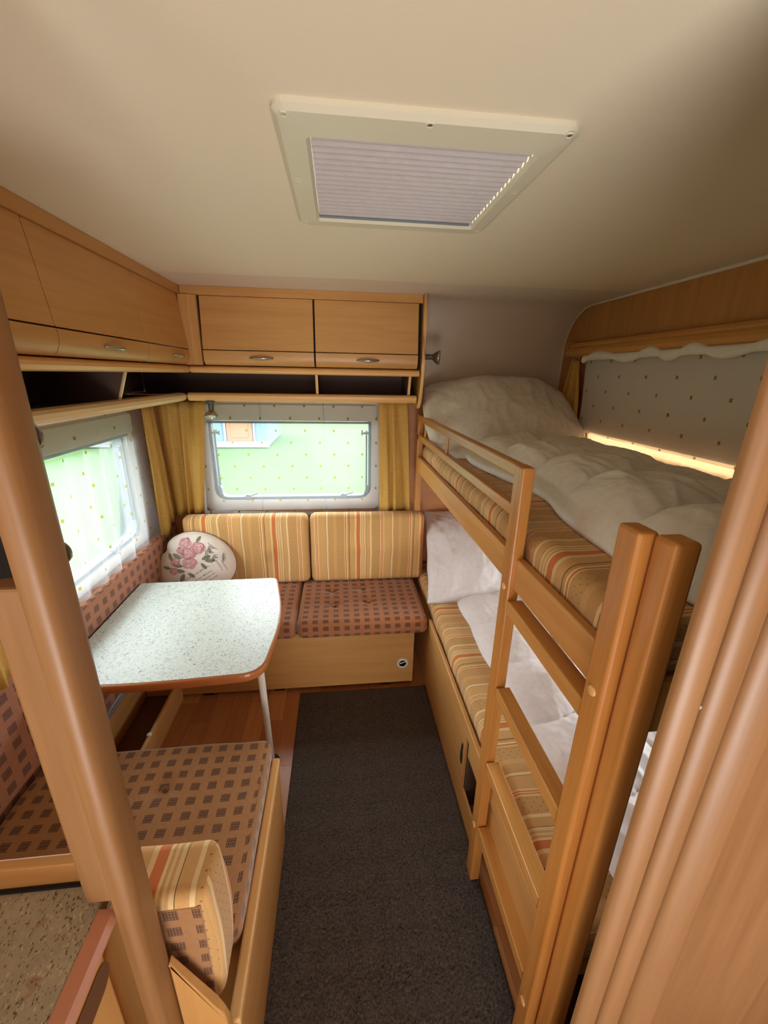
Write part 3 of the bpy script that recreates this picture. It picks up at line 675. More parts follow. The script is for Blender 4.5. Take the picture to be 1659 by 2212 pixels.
obj('outlet_flap', prism(B(), [(.300, .138), (.334, .150), (.335, .154), (.300, .143)], 'Y', 1.782, 1.7875), M['white'], vt)
def seat(label, x0, x1, y0, y1, z0, z1, tufts, mat, loc, seed=0, seam=None):
    t = thing('seat_cushion', label, 'cushion', loc)
    c = ((x0 + x1) / 2, (y0 + y1) / 2, (z0 + z1) / 2); h = ((x1 - x0) / 2, (y1 - y0) / 2, (z1 - z0) / 2)
    obj('cover', rbox(c, h, .03, (max(6, int((x1 - x0) / .018)), max(6, int((y1 - y0) / .018)), 3), cushion_fn([(a, b, z1) for a, b in tufts], .024, .034, .006, c, h, 2, .003, seed)), mat, t, smooth=True)
    for a, b in tufts: obj('button', lathe(B(), (a, b, z1 - .013), (0, 0, 1), [(0, .009), (.004, .0085), (.007, .004)], 12), mat, t, smooth=True)
    if seam: obj('seam', tube(B(), seam, .0018, 6), mat, t)
    return t
seat('brown check seat cushion with four tufts on the back bench', -.222, .432, 1.735, 2.23, .352, .448, [(-.05, 2.06), (.12, 2.07), (-.04, 1.905), (.14, 1.93)], M['check'], (.1, 2.0, .35))
seat('brown check seat cushion mostly hidden behind the table', -.995, -.226, 1.735, 2.23, .352, .448, [(-.55, 2.0)], M['check'], (-.6, 2.0, .35), 4)
def backrest(label, x0, x1, tufts, mat, loc, z0=.452, z1=.862, seed=0):
    t = thing('back_cushion', label, 'cushion', loc); y0, y1 = 2.135, 2.228
    c = ((x0 + x1) / 2, (y0 + y1) / 2, (z0 + z1) / 2); h = ((x1 - x0) / 2, (y1 - y0) / 2, (z1 - z0) / 2)
    obj('cover', rbox(c, h, .032, (30, 3, 20), cushion_fn([(a, 2.1, b) for a, b in tufts], -.018, .045, .008, c, h, 1, .002, seed)), mat, t, smooth=True)
    for a, b in tufts: obj('button', lathe(B(), (a, y0 + .005, b), (0, -1, 0), [(0, .0085), (.005, .008), (.008, .004)], 14), mat, t, smooth=True)
    return t
backrest('striped back cushion with one button beside the floral pillow', -.845, -.178, [(-.405, .665)], M['stripX'], (-.5, 2.18, .45))
backrest('striped back cushion with two buttons by the lower bunk', -.170, .478, [(.062, .665), (.256, .665)], M['stripX2'], (.15, 2.18, .45), seed=5)

# table
tb = thing('table', 'speckled white dinette table with brown rounded edge and one folding leg', 'table', (-.6, 1.45, 0))
def tpoly(ins=0.0):
    C = [((-.930, 1.800), .004), ((-.305, 1.812), .035), ((-.235, 1.47), .5), ((-.262, 1.135), .075), ((-.60, 1.112), .3), ((-.930, 1.118), .004)]
    pts = []; n = len(C)
    for i in range(n):
        p = Vector(C[i][0]); a = Vector(C[i - 1][0]); b = Vector(C[(i + 1) % n][0]); r = C[i][1]
        d1 = (a - p); d2 = (b - p); l = min(r, d1.length * .48, d2.length * .48); s = p + d1.normalized() * l; e = p + d2.normalized() * l
        for k_ in range(9):
            u = k_ / 8; pts.append((s * (1 - u) ** 2 + p * 2 * u * (1 - u) + e * u * u))
    if ins:
        c = Vector((-.60, 1.46)); out = []
        for i, p in enumerate(pts):
            q = Vector(p); tg = pts[(i + 1) % len(pts)] - pts[i - 1]; nr_ = Vector((tg.y, -tg.x)).normalized()
            if nr_.dot(c - q) < 0: nr_ = -nr_
            out.append(q + nr_ * ins)
        pts = out
    return [(p.x, p.y) for p in pts]
ZT = .665
bm = B(); loops = [(0.010, ZT - .034), (0.003, ZT - .030), (0, ZT - .020), (0, ZT - .010), (.002, ZT - .003), (.006, ZT - .0004), (.010, ZT)]
Ls = [[bm.verts.new((a, b, z)) for a, b in tpoly(i_)] for i_, z in loops]
for p, q in zip(Ls, Ls[1:]):
    for i in range(len(p)): bm.faces.new((p[i], p[(i + 1) % len(p)], q[(i + 1) % len(p)], q[i]))
bm.faces.new(Ls[0][::-1]); bm.faces.new(Ls[-1])
obj('edge', bm, plain('brown_table_edge', (176, 104, 56), 0.3), tb, label='orange-brown moulded edge')
obj('top', prism(B(), tpoly(.009), 'Z', ZT - .002, ZT + .0012), M['table'], tb, label='pale laminate with grey squiggles')
lg = obj('leg', cyl(B(), (-.312, 1.372, .012), (-.284, 1.200, ZT - .034), .012, seg=16), M['legpipe'], tb, smooth=False)
obj('foot', lathe(B(), (-.312, 1.372, .0005), (0, 0, 1), [(0, .034), (.012, .032), (.020, .020), (.026, .014)], 18), M['black'], lg)
obj('wall_bracket', bx(-.932, -.90, 1.15, 1.75, ZT - .055, ZT - .035, bev=.002), M['alu'], tb)

# near bench
nbn = thing('bench', 'beech bench box of the near dinette seat beside the carpet', 'bench', (-.55, .8, 0))
obj('side_panel', bx(-.236, -.218, .455, 1.055, .0005, .375, bev=.003), M['lamY'], nbn)
obj('back_panel', bx(-.998, -.237, 1.035, 1.050, .0005, .350), M['lamX'], nbn); obj('top_panel', bx(-.998, -.237, .46, 1.034, .335, .350), M['lamX'], nbn)
obj('edge_rail', bx(-.2385, -.214, .47, 1.058, .356, .386, bev=.006, seg=3), M['edge'], nbn)
seat('tan check seat cushion of the near bench with one deep tuft', -.925, -.240, .585, 1.085, .352, .450, [(-.525, .935), (-.52, .70)], M['checkN'], (-.55, .8, .35), 9, seam=None)
bk = thing('back_cushion', 'striped back cushion standing on the near bench behind the divider', 'cushion', (-.6, .52, .45))
c = (-.582, .521, .609); h = (.343, .050, .156)
def nf(p, nn):
    q = Vector(p); q += nn * noise.noise(Vector((p[0] * 7, p[1] * 7, p[2] * 7))) * .004
    if p[0] > -.32: q.x += .012 * math.sin((p[2] - .45) / .32 * PI)          # the end bulges
    return q
obj('cover', rbox(c, h, .022, (34, 5, 10), nf), M['stripN'], bk, smooth=True)
obj('rear_cover', rbox((-.585, .4725, .600), (.338, .004, .143), .0035, (20, 1, 8)), M['checkN'], bk, smooth=True, label='brown check rear side')

# floral pillow ----------------------------------------------------
FP = thing('pillow', 'round cream pillow printed with pink roses and script in the corner', 'pillow', (-.765, 2.05, .452))
PC = Vector((-.768, 2.075, .620)); PA = Vector((1, .10, 0)).normalized(); PN = Vector((.12, -.96, .26)).normalized(); PN = (PN - PA * PN.dot(PA)).normalized(); PB = PN.cross(PA) * 1.0
if PB.z < 0: PB = -PB
def pr(a):                                                   # outline radius with its two lobes
    b = math.degrees(a) % 360
    r = .185
    for cen, dep, wd in ((150, .020, 9), (318, .014, 9), (225, .012, 12)): r -= dep * math.exp(-(((b - cen + 180) % 360 - 180) / wd) ** 2)
    r += .010 * math.cos(2 * a) + .006 * math.cos(3 * a + .6); return r
def ph_(a, b):
    an = math.atan2(b, a); rho = math.hypot(a, b) / pr(an); rho = min(rho, 1)
    w = .004 * noise.noise(Vector((an * 5.0, rho * 1.6, 3))) * rho
    return .062 * (1 - rho ** 2.6) ** .62 + w * (1 - rho ** 8)
def pp(a, b, o=0.0, s=1): return PC + PA * a + PB * b + PN * s * (ph_(a, b) + o)
bm = B(); NR, NA = 20, 96; rows = {}
for s in (1, -1):
    cen = bm.verts.new(pp(0, 0, 0, s)); prev = None
    for i in range(1, NR + 1):
        rho = math.sin(i / NR * PI / 2); row = []
        for j in range(NA):
            an = 2 * PI * j / NA; r = pr(an) * rho
            if i == NR and s == -1: row.append(rows[1][j]); continue
            row.append(bm.verts.new(pp(r * math.cos(an), r * math.sin(an), 0, s)))
        for j in range(NA):
            k2 = (j + 1) % NA
            bm.faces.new((cen, row[j], row[k2]) if prev is None else (prev[j], row[j], row[k2], prev[k2]))
        prev = row
    rows[s] = prev
obj('cover', bm, M['pillowc'], FP, smooth=True)
obj('piping', tube(B(), [pp(pr(a) * 1.0 * math.cos(a), pr(a) * math.sin(a)) for a in [2 * PI * i / 96 for i in range(97)]], .0028, 6), M['pipe'], FP, smooth=True)
def patch(bm, loop, o):                                       # flat print lying on the pillow
    cx = sum(p[0] for p in loop) / len(loop); cy = sum(p[1] for p in loop) / len(loop); c0 = bm.verts.new(pp(cx, cy, o)); n = len(loop)
    md_ = [bm.verts.new(pp(cx + (p[0] - cx) * .55, cy + (p[1] - cy) * .55, o)) for p in loop]; ou = [bm.verts.new(pp(p[0], p[1], o)) for p in loop]
    for i in range(n):
        j = (i + 1) % n; bm.faces.new((c0, md_[i], md_[j])); bm.faces.new((md_[i], ou[i], ou[j], md_[j]))
def ribbon(bm, pts, w, o):
    prev = None
    for i, p in enumerate(pts):
        a = Vector(pts[max(i - 1, 0)]); b = Vector(pts[min(i + 1, len(pts) - 1)]); d = (b - a).normalized(); nq = Vector((-d.y, d.x)) * w / 2
        q = (bm.verts.new(pp(p[0] + nq.x, p[1] + nq.y, o)), bm.verts.new(pp(p[0] - nq.x, p[1] - nq.y, o)))
        if prev: bm.faces.new((prev[0], prev[1], q[1], q[0]))
        prev = q
def rose(cx, cy, r, seed):
    rnd = random.Random(seed)
    bm = B(); patch(bm, [(cx + r * (1 + .13 * math.sin(5 * a + seed) + rnd.uniform(-.03, .03)) * math.cos(a), cy + r * .85 * (1 + .12 * math.sin(4 * a)) * math.sin(a)) for a in [2 * PI * i / 30 for i in range(30)]], .0010)
    ro = obj('printed_rose', bm, M['pk1'], FP, fix=False)
    bm = B(); 
    for q in range(3): patch(bm, [(cx + r * (.34 - .06 * q) * math.cos(a) + r * .42 * math.cos(q * 2.1 + seed), cy + r * .25 * math.sin(a) + r * .38 * math.sin(q * 2.1 + seed)) for a in [2 * PI * i / 14 for i in range(14)]], .0014)
    obj('pale_petal', bm, M['pk3'], ro, fix=False)
    bm = B(); pts = []
    for i in range(46):
        a = i * .42 + seed; rr = r * (.10 + .80 * i / 46) * (1 + .10 * math.sin(a * 2.3)); pts.append((cx + rr * math.cos(a), cy + rr * .85 * math.sin(a)))
    ribbon(bm, pts, r * .075, .0018)
    for q in range(5):
        a0 = q * 1.26 + seed; ribbon(bm, [(cx + r * (.78 + .22 * math.sin(u * PI)) * math.cos(a0 + u * 1.1), cy + r * .85 * (.78 + .22 * math.sin(u * PI)) * math.sin(a0 + u * 1.1)) for u in [i / 8 for i in range(9)]], r * .07, .0019)
    obj('petal_line', bm, M['pk2'], ro, fix=False)
def leaf(cx, cy, L, ang, w=.42):
    ca, sa = math.cos(ang), math.sin(ang); lp = []
    for i in range(12):
        u = i / 11; lp.append((L * u, L * w * math.sin(u * PI) ** .8 * .5))
    for i in range(10, 0, -1):
        u = i / 11; lp.append((L * u, -L * w * math.sin(u * PI) ** .8 * .5))
    rt = lambda p: (cx + p[0] * ca - p[1] * sa, cy + p[0] * sa + p[1] * ca)
    bm = B(); patch(bm, [rt(p) for p in lp], .0008); lf = obj('printed_leaf', bm, M['lf1'], FP, fix=False)
    bm = B(); ribbon(bm, [rt((L * u, .002 * math.sin(u * 3))) for u in [i / 6 for i in range(7)]], L * .05, .0013)
    for i in (2, 4, 6, 8): ribbon(bm, [rt((L * i / 11, 0)), rt((L * (i + 1.4) / 11, L * w * .28)), ], L * .03, .0013); ribbon(bm, [rt((L * i / 11, 0)), rt((L * (i + 1.4) / 11, -L * w * .28))], L * .03, .0013)
    ribbon(bm, [rt(p) for p in lp] + [rt(lp[0])], L * .04, .0012)
    obj('leaf_vein', bm, M['lf2'], lf, fix=False)
for a in ((-.06, .045, .05, 2.6), (-.045, .065, .05, 2.2), (.04, .035, .045, .35), (.055, .028, .045, -.1), (.035, .015, .04, -.9), (-.105, .035, .045, 2.0), (-.055, .005, .05, 2.9), (-.09, -.015, .045, -.2), (-.115, -.005, .04, 2.9),
          (-.05, -.035, .05, -2.0), (-.03, -.032, .04, -.7), (.015, .125, .035, 1.0), (-.02, .125, .03, 1.9)): leaf(*a)
for a in ((-.040, .125, .030, 3.1), (.020, .095, .036, 1.3), (-.025, .070, .038, .4), (-.020, .020, .036, 2.2), (-.090, .030, .024, .9), (-.100, -.018, .022, 4.1), (-.062, .088, .020, 5.0)): rose(*a)
bm = B()
for cx, cy, r in ((.085, .085, .018), (.075, .060, .022), (.102, .035, .014)):
    for k_ in range(3): ribbon(bm, [(cx + r * (.3 + .32 * k_) * (1 + .2 * math.sin(a * 3 + k_)) * math.cos(a), cy + r * (.3 + .32 * k_) * (1 + .2 * math.cos(a * 4)) * math.sin(a)) for a in [2 * PI * i / 20 for i in range(17)]], .0018, .0012)
for x0, y0, x1, y1 in ((.060, .075, .040, .085), (.062, .082, .050, .100), (.080, .10, .070, .118), (.100, .085, .115, .080), (.095, .050, .118, .050), (.10, .030, .085, .010), (.108, .025, .135, -.035), (.145, .06, .140, .005), (.14, .005, .158, -.035)):
    ribbon(bm, [(x0 + (x1 - x0) * u, y0 + (y1 - y0) * u + .003 * math.sin(u * 3)) for u in [i / 6 for i in range(7)]], .0017, .0012)
for cx, cy in ((.145, .048), (.143, .036), (.147, .028), (.141, .018)):
    ribbon(bm, [(cx + .007 * math.cos(a), cy + .006 * math.sin(a)) for a in [2 * PI * i / 10 for i in range(10)]], .0016, .0012)
obj('printed_ink_rose', bm, M['ink'], FP, fix=False)
def script_text(txt, x, y, size, ang):
    cu = bpy.data.curves.new('t', 'FONT'); cu.body = txt; cu.size = size; cu.shear = .35; cu.resolution_u = 2
    to = bpy.data.objects.new('t', cu); COL.objects.link(to); bpy.context.view_layer.update()
    me = to.to_mesh(); bm = B(); bm.from_mesh(me); to.to_mesh_clear(); bpy.data.objects.remove(to); ca, sa = math.cos(ang), math.sin(ang)
    for v_ in bm.verts:
        px_, py_ = x + v_.co.x * ca - v_.co.y * sa, y + v_.co.x * sa + v_.co.y * ca; v_.co = pp(px_, py_, .0014)
    return bm
ta = math.radians(30)
for txt, x, y in (('The first time you fall in love,', -.055, -.078), ('it changes your life forever.', -.030, -.098), ('how hard you try,', .020, -.090), ('never goes away.', .038, -.102)):
    obj('printed_line', script_text(txt, x, y, .0125, ta), M['ink'], FP, fix=False)
bm = B()
for k_ in range(2): ribbon(bm, [(-.092 + (.036 - .008 * k_) * math.cos(a), -.106 + (.030 - .007 * k_) * math.sin(a)) for a in [PI * i / 20 for i in range(21)]], .002, .0012)
for k_ in range(12):
    a = PI * k_ / 11; ribbon(bm, [(-.092 + .036 * math.cos(a), -.106 + .030 * math.sin(a)), (-.092 + .043 * math.cos(a), -.106 + .036 * math.sin(a))], .004, .0012)
obj('printed_stamp', bm, M['lf2'], FP, fix=False)

# ================================================================== CARPET
bm = B(); x0, x1, y0, y1 = -.226, .442, -.45, 1.765; nx, ny = 134, 443; g = []
for i in range(nx + 1):
    row = []
    for j in range(ny + 1):
        x = x0 + (x1 - x0) * i / nx; y = y0 + (y1 - y0) * j / ny
        h_ = .012 + .0016 * noise.noise(Vector((x * 95, y * 95, 0))) + .0060 * noise.noise(Vector((x * 190, y * 190, 5))) + .001 * noise.noise(Vector((x * 14, y * 14, 5)))
        e = min(i, nx - i, j, ny - j)
        if e == 0: h_ = .0012
        elif e == 1: h_ *= .8
        row.append(bm.verts.new((x + .0012 * noise.noise(Vector((x * 200, y * 200, 9))), y, h_)))
    g.append(row)
for i in range(nx):
    for j in range(ny): bm.faces.new((g[i][j], g[i + 1][j], g[i + 1][j + 1], g[i][j + 1]))
cp = tag(obj('carpet', bm, M['carpet'], smooth=True, loc=(.1, .8, 0), fix=False), 'dark grey-brown pile carpet runner down the aisle', 'carpet')

# ================================================================== BUNK BED
bd = thing('bunk_bed_frame', 'wooden bunk bed frame with guard rail and built-in ladder', 'bunk bed', (.8, 1.4, 0))
def bar(name, x0, x1, y0, y1, z0, z1, mat, bev=.004, label=None, par=bd): return obj(name, bx(x0, x1, y0, y1, z0, z1, bev=bev, seg=3), mat, par, label=label)
bar('side_board', .422, .442, .530, 2.165, 1.102, 1.184, M['alderY'])
bar('guard_rail', .420, .444, .900, 2.200, 1.372, 1.404, M['alderY']); bar('guard_rail', .420, .444, .900, 2.215, 1.274, 1.304, M['alderY'])
for y in (1.62, 2.05): obj('spindle', cyl(B(), (.432, y - .02, 1.304), (.432, y - .02, 1.372), .006, seg=12), M['alderZ'], bd, smooth=False)
bar('far_post', .420, .450, 2.160, 2.200, .874, 1.375, M['alderZ'])
bar('ladder_post', .408, .438, .856, .902, .0130, 1.408, M['alderZ']); bar('ladder_post', .406, .438, .478, .524, .0130, 1.402, M['alderZ'], .006)
bar('end_post', .4255, .466, .436, .476, .0130, 1.402, M['alderZ'], .007, 'thicker near end post')
for z0_, z1_ in ((1.036, 1.073), (.768, .805), (.500, .537), (.232, .269)): bar('ladder_step', .410, .4485, .526, .854, z0_, z1_, M['alderY'], .003)
for y, z in ((.879, 1.10), (.501, 1.115), (.879, .245), (.501, .215)): obj('screw_cap', lathe(B(), (.4078 if y > .6 else .4058, y, z), (-1, 0, 0), [(0, .009), (.002, .0085), (.003, .004)], 16), M['edge'], bd)
bar('end_board', .4665, 1.20, .452, .472, 1.07, 1.165, M['alderX']); bar('far_board', .45, 1.20, 2.285, 2.305, 1.07, 1.22, M['alderX'])
bar('bed_base', .4425, 1.245, .478, 2.283, 1.098, 1.114, M['alderY'], .001)
bar('wall_ledger', 1.215, 1.248, .478, 2.283, 1.02, 1.097, M['alderY'])

def mattress(label, x0, x1, y0, y1, z0, z1, mat, loc, r=.035):
    t = thing('mattress', label, 'mattress', loc); c = ((x0 + x1) / 2, (y0 + y1) / 2, (z0 + z1) / 2); h = ((x1 - x0) / 2, (y1 - y0) / 2, (z1 - z0) / 2)
    obj('cover', rbox(c, h, r, (16, 60, 3), cushion_fn(bulge=.005, c=c, h=h, wr=.006)), mat, t, smooth=True); return t
mattress('striped mattress on the top bunk', .447, 1.215, .482, 2.278, 1.1155, 1.244, M['stripY'], (.83, 1.4, 1.115))
mattress('striped mattress on the lower bunk', .464, 1.235, .482, 2.315, .368, .482, M['stripYl'], (.85, 1.4, .368), r=.03)

# lower bunk box
lb = thing('storage_box', 'beech storage box under the lower bunk with a finger-hole door', 'storage box', (.84, 1.4, 0))
obj('top_rail', bx(.438, .456, .478, 1.765, .366, .420, bev=.004, seg=2), M['lamY'], lb)
obj('front_panel', bx(.4435, .452, 1.105, 1.765, .012, .365), M['lamY'], lb)
obj('kick_board', bx(.4435, .452, .945, 1.104, .012, .11), M['lamY'], lb)
obj('set_back_board', bx(.480, .488, .46, .944, .001, .14), plain('greybrown_board', (104, 86, 72), .7), lb)
obj('inner_back', bx(.70, .71, .47, 1.9, .001, .36), M['darkwood'], lb)
obj('platform', bx(.457, 1.245, .478, 2.315, .350, .3655), M['lamY'], lb)
dr = obj('door', bx(.4425, .4555, .965, 1.075, .30, .365, bev=.001), M['lamY'], lb)
obj('hatch', prism(B(), rrect(.47, .93, .135, .345, .01, 4), 'X', .4445, .460, bev=.002), M['lamY'], lb); obj('hatch_lip', bx(.438, .4445, .47, .925, .258, .268, bev=.002), M['edge'], lb)
obj('finger_hole', prism(B(), [(1.135, .19), (1.148, .20), (1.152, .235), (1.146, .275), (1.138, .295), (1.128, .29), (1.130, .26), (1.124, .235), (1.126, .205)], 'X', .4424, .4436), M['dark'], lb, label='dark carved finger hole')
obj('recess_wall', bx(.4535, .70, 1.09, 1.104, .012, .35), M['darkwood'], lb); obj('recess_wall', bx(.4535, .70, .93, .944, .012, .35), M['darkwood'], lb)
obj('recess_floor', bx(.4535, .70, .945, 1.089, .012, .03), M['lamY'], lb)
obj('far_panel', bx(.4435, .452, 1.766, 2.315, .012, .34), M['lamY'], lb)

# ---- bedding
def wrk(p, s, sc=9.0):
    """folded-cloth relief"""
    a = noise.noise(Vector((p[0] * sc + s, p[1] * sc * .6, s * 3.1))); b = noise.noise(Vector((p[0] * sc * 2.3, p[1] * sc * 1.2 + s, s)))
    c_ = noise.noise(Vector((p[0] * sc * 4.5, p[1] * sc * 2.2 - s, s)))
    return -(abs(a) ** .8) - .45 * (abs(b) ** .8) - .2 * abs(c_)
def pillow(name, label, cen, A, Bv, Wd, Ht, T, mat, loc, seed, flat=None, pinch=.13):
    t = thing(name, label, 'pillow', loc); A = Vector(A).normalized(); Bv = Vector(Bv); Bv = (Bv - A * Bv.dot(A)).normalized(); N = A.cross(Bv); cen = Vector(cen); bm = B(); nu = 84; nv = 70; G = {}
    for s in (1, -1):
        for i in range(nu + 1):
            for j in range(nv + 1):
                edge = i in (0, nu) or j in (0, nv)
                if edge and s == -1: G[s, i, j] = G[1, i, j]; continue
                a = -1 + 2 * i / nu; b = -1 + 2 * j / nv
                x = a * (1 - pinch * (1 - b * b)) * Wd / 2; y = b * (1 - pinch * (1 - a * a)) * Ht / 2
                e = max(0, (1 - abs(a) ** 2.4)) ** .55 * max(0, (1 - abs(b) ** 2.4)) ** .55
                z = T / 2 * e
                rim = 1 - max(abs(a), abs(b))
                rad = math.atan2(abs(b) - 1.05, abs(a) - 1.05)
                z += .016 * wrk((x * 1.2, y * 1.2), seed + s * 5, 8) * min(1, rim * 6) + .006 * math.sin(rad * 26) * math.exp(-rim * 5) * min(1, rim * 9)
                p = cen + A * x + Bv * y + N * s * z
                p += N * (.014 * noise.noise(Vector((a * 2 + seed, b * 2, 0)))) + A * .012 * noise.noise(Vector((b * 3, seed, 1))) + Bv * .012 * noise.noise(Vector((a * 3, seed, 2)))
                if flat is not None and p.z < flat: p.z = flat + .0006 + (p.z - flat) * .02
                G[s, i, j] = bm.verts.new(p)
    for s in (1, -1):
        for i in range(nu):
            for j in range(nv):
                try: bm.faces.new((G[s, i, j], G[s, i + 1, j], G[s, i + 1, j + 1], G[s, i, j + 1]))
                except ValueError: pass
    obj('pillowcase', bm, mat, t, smooth=True); return t
pillow('pillow', 'large creased white pillow at the head of the top bunk', (.82, 2.02, 1.385), (1, .06, .02), (-.05, .80, .60), .72, .54, .34, M['linenW'], (.82, 2.02, 1.25), 3.3, 1.249, -.10)
pillow('pillow', 'creased white pillow leaning at the head of the lower bunk', (.80, 2.03, .635), (1, -.10, -.06), (.05, .84, .52), .66, .62, .30, M['linen'], (.8, 2.03, .49), 8.1, .489, .03)
def duvet(label, x0, x1, y0, y1, zb, T, mat, loc, seed, cells, xe=None, rise=0.0, q=.45, slope=0.0):
    t = thing('duvet', label, 'duvet', loc); nu, nv = 110, 190; G = {}; bm = B(); cu, cv = cells
    for s in (1, -1):
        for i in range(nu + 1):
            for j in range(nv + 1):
                edge = i in (0, nu) or j in (0, nv)
                if edge and s == -1: G[s, i, j] = G[1, i, j]; continue
                u = i / nu; v_ = j / nv; a = -1 + 2 * u; b = -1 + 2 * v_
                lx = x0 + (xe(v_) if xe else 0) + .018 * noise.noise(Vector((v_ * 7 + seed, 0, 0)))
                rx = x1
                x = lx + (rx - lx) * u; y = y0 + (y1 - y0) * v_ + .03 * noise.noise(Vector((u * 3, seed, 4)))
                wu = u + .06 * noise.noise(Vector((u * 2, v_ * 3, seed))); wv = v_ + .035 * noise.noise(Vector((u * 3, v_ * 2, seed + 7)))
                pu = abs(math.sin(PI * cu * wu + .2)); pv = abs(math.sin(PI * cv * wv + .35))
                puff = (pu ** .5) * .45 + (pv ** .45) * .55
                e = max(0, 1 - abs(a) ** 3.2) ** .5 * max(0, 1 - abs(b) ** 14) ** .5
                z = zb + T * (1 - slope * u) * e * (1 - q + q * puff) + rise * u * e
                if s == 1: z += .028 * wrk((x, y * .8), seed, 6.5) * e + .005 * wrk((x * 1.5 + y, y - x), seed + 2, 22) * e
                else: z = zb - .0
                if edge: z = zb + .012 + .006 * noise.noise(Vector((u * 9, v_ * 14, seed)))
                G[s, i, j] = bm.verts.new((x, y, max(z, zb)))
    for s in (1, -1):
        for i in range(nu):
            for j in range(nv):
                try: bm.faces.new((G[s, i, j], G[s, i + 1, j], G[s, i + 1, j + 1], G[s, i, j + 1]))
                except ValueError: pass
    obj('quilt', bm, mat, t, smooth=True); return t
duvet('puffy white duvet folded along the top bunk', .585, 1.235, .49, 1.80, 1.250, .185, M['linenW'], (.9, 1.1, 1.25), 2.0, (2, 5), xe=lambda v_: -.03 * math.sin(v_ * 9) - .01, rise=.0, slope=.45, q=.62)
duvet('thin quilted white duvet lying on the lower bunk', .60, 1.225, .50, 1.86, .489, .10, M['linen'], (.9, 1.2, .49), 6.0, (2, 5), xe=lambda v_: .02 * math.sin(v_ * 5 + 1), rise=.03, q=.68)

# ================================================================== DOORWAY
dp = thing('door_1', 'rounded beech door post at the left edge of the doorway', None, (-.3, .42, 0), kind='structure')
pf = [(-.3275, .404), (-.316, .401), (-.309, .402), (-.304, .405), (-.301, .411), (-.300, .418), (-.300, .442), (-.3015, .448), (-.306, .452), (-.3275, .452)]
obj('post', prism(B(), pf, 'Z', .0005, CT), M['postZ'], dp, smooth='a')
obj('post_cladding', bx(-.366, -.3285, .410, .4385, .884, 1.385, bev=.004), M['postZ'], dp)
for z in (1.535, 1.405): obj('door_catch', lathe(B(), (-.3155, .4525, z), (0, 1, 0), [(0, .0150), (.003, .0150), (.005, .012)], 24), M['silver'], dp)
dk = tag(obj('wall_box', bx(-.56, -.375, .445, .56, 1.335, 1.66, bev=.01), plain('charcoal_box', (52, 50, 54), .6), loc=(-.46, .5, 1.335)), 'dark charcoal box beside the door post at the left edge', 'box')
fd = thing('folding_door', 'folded wood-effect concertina door at the right of the doorway', 'door', (.45, .4, 0))
def halfround(x0, x1, y, dep):
    n_ = 14; p = [(x0 + (x1 - x0) * (1 - math.cos(PI * i / n_)) / 2, y - dep * math.sin(PI * i / n_) ** .75) for i in range(n_ + 1)]
    return p + [(x1 - .003, y + .004), (x0 + .006, y + .004)]
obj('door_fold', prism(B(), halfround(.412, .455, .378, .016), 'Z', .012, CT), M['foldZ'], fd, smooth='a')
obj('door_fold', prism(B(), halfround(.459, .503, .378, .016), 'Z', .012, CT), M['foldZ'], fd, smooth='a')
n_ = 10
wp_ = [(.508, .384), (.508, .374), (.512, .367), (.520, .362), (.552, .357), (.560, .359), (.568, .366), (.576, .370), (.72, .370), (.74, .367), (1.235, .364), (1.235, .384)]
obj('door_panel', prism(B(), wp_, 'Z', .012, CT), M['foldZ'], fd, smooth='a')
obj('hinge_strip', bx(.435, 1.235, .3855, .390, .012, CT), M['dark'], fd)
obj('magnet', lathe(B(), (.457, .374, 1.20), (0, -1, 0), [(0, .004), (.002, .003)], 10), M['alu'], fd)

# ================================================================== KITCHEN END
lp = tag(obj('low_partition', prism(B(), [(-.299, .0005), (-.299, .658), (-.297, .657), (-.238, .520), (-.226, .49), (-.222, .46), (-.222, .0005)], 'Y', .4395, .4535, bev=.003), M['lamZ'], loc=(-.27, .445, 0)), 'low beech partition with sloping top behind the near bench', 'partition')
dv = tag(obj('divider_board', bx(-.998, -.3285, .4465, .4625, .352, .915, bev=.003), M['lamX'], loc=(-.7, .45, .35)), 'horizontal beech divider board behind the worktop', 'divider')
wt = thing('worktop', 'speckled beige granite-look kitchen worktop with wooden edge', 'worktop', (-.6, .1, .84))
obj('top', prism(B(), [(-.998, -.60), (-.352, -.60), (-.352, .436), (-.366, .444), (-.998, .444)], 'Z', .842, .872, bev=.0015, seg=1), M['granite'], wt)
bm = B(); prism(bm, [(-.3515, .842), (-.338, .842), (-.330, .850), (-.328, .860), (-.333, .869), (-.3515, .872)], 'Y', -.60, .410)
obj('edge', bm, plain('rose_wood_edge', (196, 136, 108), .35, var=.06), wt, label='pinkish wooden edge strip')
obj('joint_seal', bx(-.998, -.370, .4405, .4455, .8725, .8765), M['dark'], wt)
kc = thing('kitchen_cabinet', 'beech kitchen cabinet under the worktop', 'cabinet', (-.6, .1, 0))
obj('body', bx(-.998, -.352, -.60, .436, .0005, .841), M['lamZ'], kc)
obj('door', bx(-.3515, -.342, -.58, .385, .05, .835, bev=.004), M['lamZ'], kc)
obj('gap_shade', prism(B(), rrect(-.30, .386, .772, .818, .022, 6), 'X', -.3418, -.3405), plain('gap_shade_brown', (104, 66, 38), .6), kc, label='shade of a drawer gap painted dark brown')  # flat brown patch, stands in for the shade inside a gap

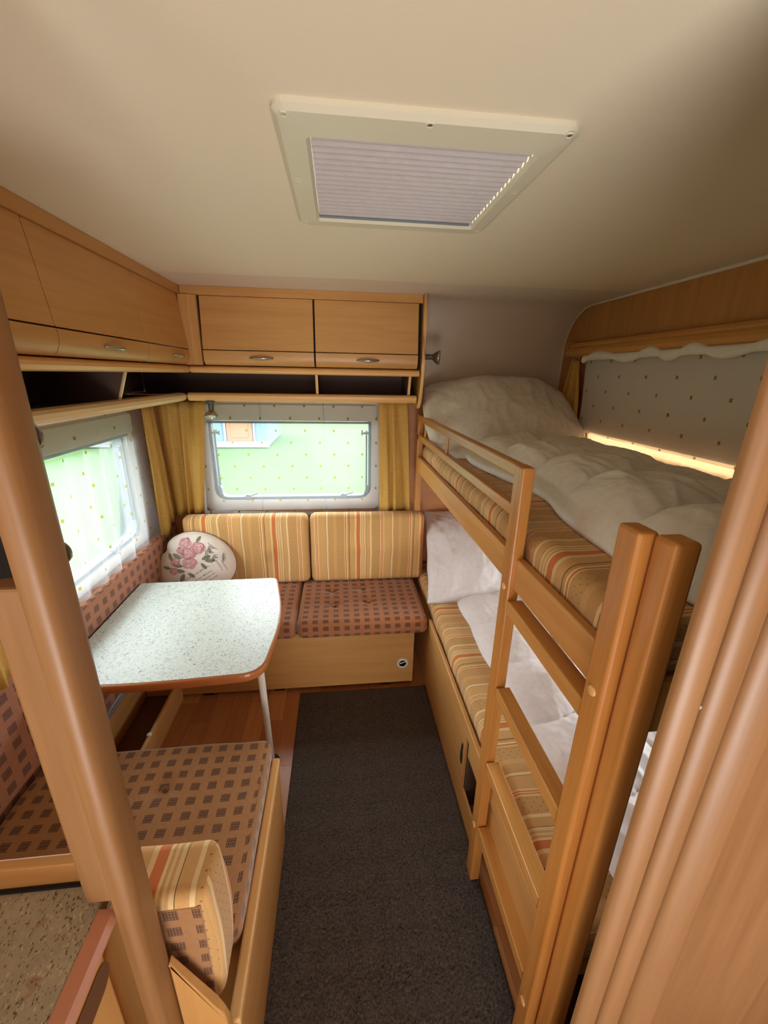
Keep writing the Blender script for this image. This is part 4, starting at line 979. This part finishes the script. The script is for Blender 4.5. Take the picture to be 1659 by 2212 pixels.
# ================================================================== OUTSIDE
bm = B(); sheet(bm, lambda u, v_: Vector((-45 + 90 * u, -45 + 90 * v_, -.64 + (.03 * noise.noise(Vector((u * 40, v_ * 40, 0)))))), 60, 60)
tag(obj('lawn', bm, M['grass'], smooth=True, fix=False), 'bright green lawn outside the windows', 'lawn', kind='stuff')
hs = thing('holiday_cabin', 'cabin with orange door and pale blue boards beyond the rear window', 'building', (-5, 14, -.6))
obj('wall', bx(-8.2, -2.2, 13.02, 16, -.6, 2.2), M['hblue'], hs); obj('plinth', bx(-8.2, -2.15, 12.98, 13.02, -.6, -.42), M['hwhite'], hs)
dd = obj('door', bx(-3.40, -2.64, 12.97, 13.015, -.42, 1.6, bev=.01), M['hor'], hs)
obj('door_panel', bx(-3.28, -2.76, 12.955, 12.968, -.30, .45, bev=.008), M['hor'], dd)
for x in (-3.47, -2.61): obj('door_trim', bx(x, x + .05, 12.95, 13.015, -.42, 1.65), M['hwhite'], hs)
obj('roof', prism(B(), [(-8.5, 2.2), (-1.9, 2.2), (-5.2, 3.6)], 'Y', 12.7, 16.3), M['hwhite'], hs)
for i in range(6): obj('board', bx(-8.2 + .78 * i, -7.44 + .78 * i, 13.0, 13.018, -.4, 2.1), M['hblue'], hs)
h2 = thing('blue_shed', 'low blue building across the lawn seen through the side window', 'building', (-12, 9, -.6))
obj('wall', bx(-15.5, -11.0, 15.2, 18, -.6, 1.6), M['hblue'], h2); obj('roof', prism(B(), [(-15.8, 1.6), (-10.7, 1.6), (-13.2, 2.7)], 'Y', 15.0, 18.3), M['hwhite'], h2)
bsh = thing('bush', 'leafy green bush outside the side window', 'bush', (-9.5, 7.2, -.6))
bm = B(); rnd = random.Random(3)
for i in range(700):
    a = rnd.uniform(0, 2 * PI); b = rnd.uniform(-.2, 1.4); rr = 1.5 * rnd.uniform(.75, 1.05)
    p = Vector((-9.5 + rr * math.cos(a) * math.cos(b), 7.2 + rr * math.sin(a) * math.cos(b), .1 + 1.5 * math.sin(b))); d = Vector((rnd.uniform(-1, 1), rnd.uniform(-1, 1), rnd.uniform(-1, 1))).normalized() * .16; e_ = d.orthogonal().normalized() * .09
    q = [bm.verts.new(p - d), bm.verts.new(p + e_), bm.verts.new(p + d), bm.verts.new(p - e_)]; bm.faces.new(q)
fo = obj('foliage', bm, M['leaf'], bsh, fix=False); fo['kind'] = 'stuff'
obj('stem', cyl(B(), (-9.5, 7.2, -.6), (-9.5, 7.2, .4), .12, .07), M['darkwood'], bsh)
bpy.context.view_layer.update()
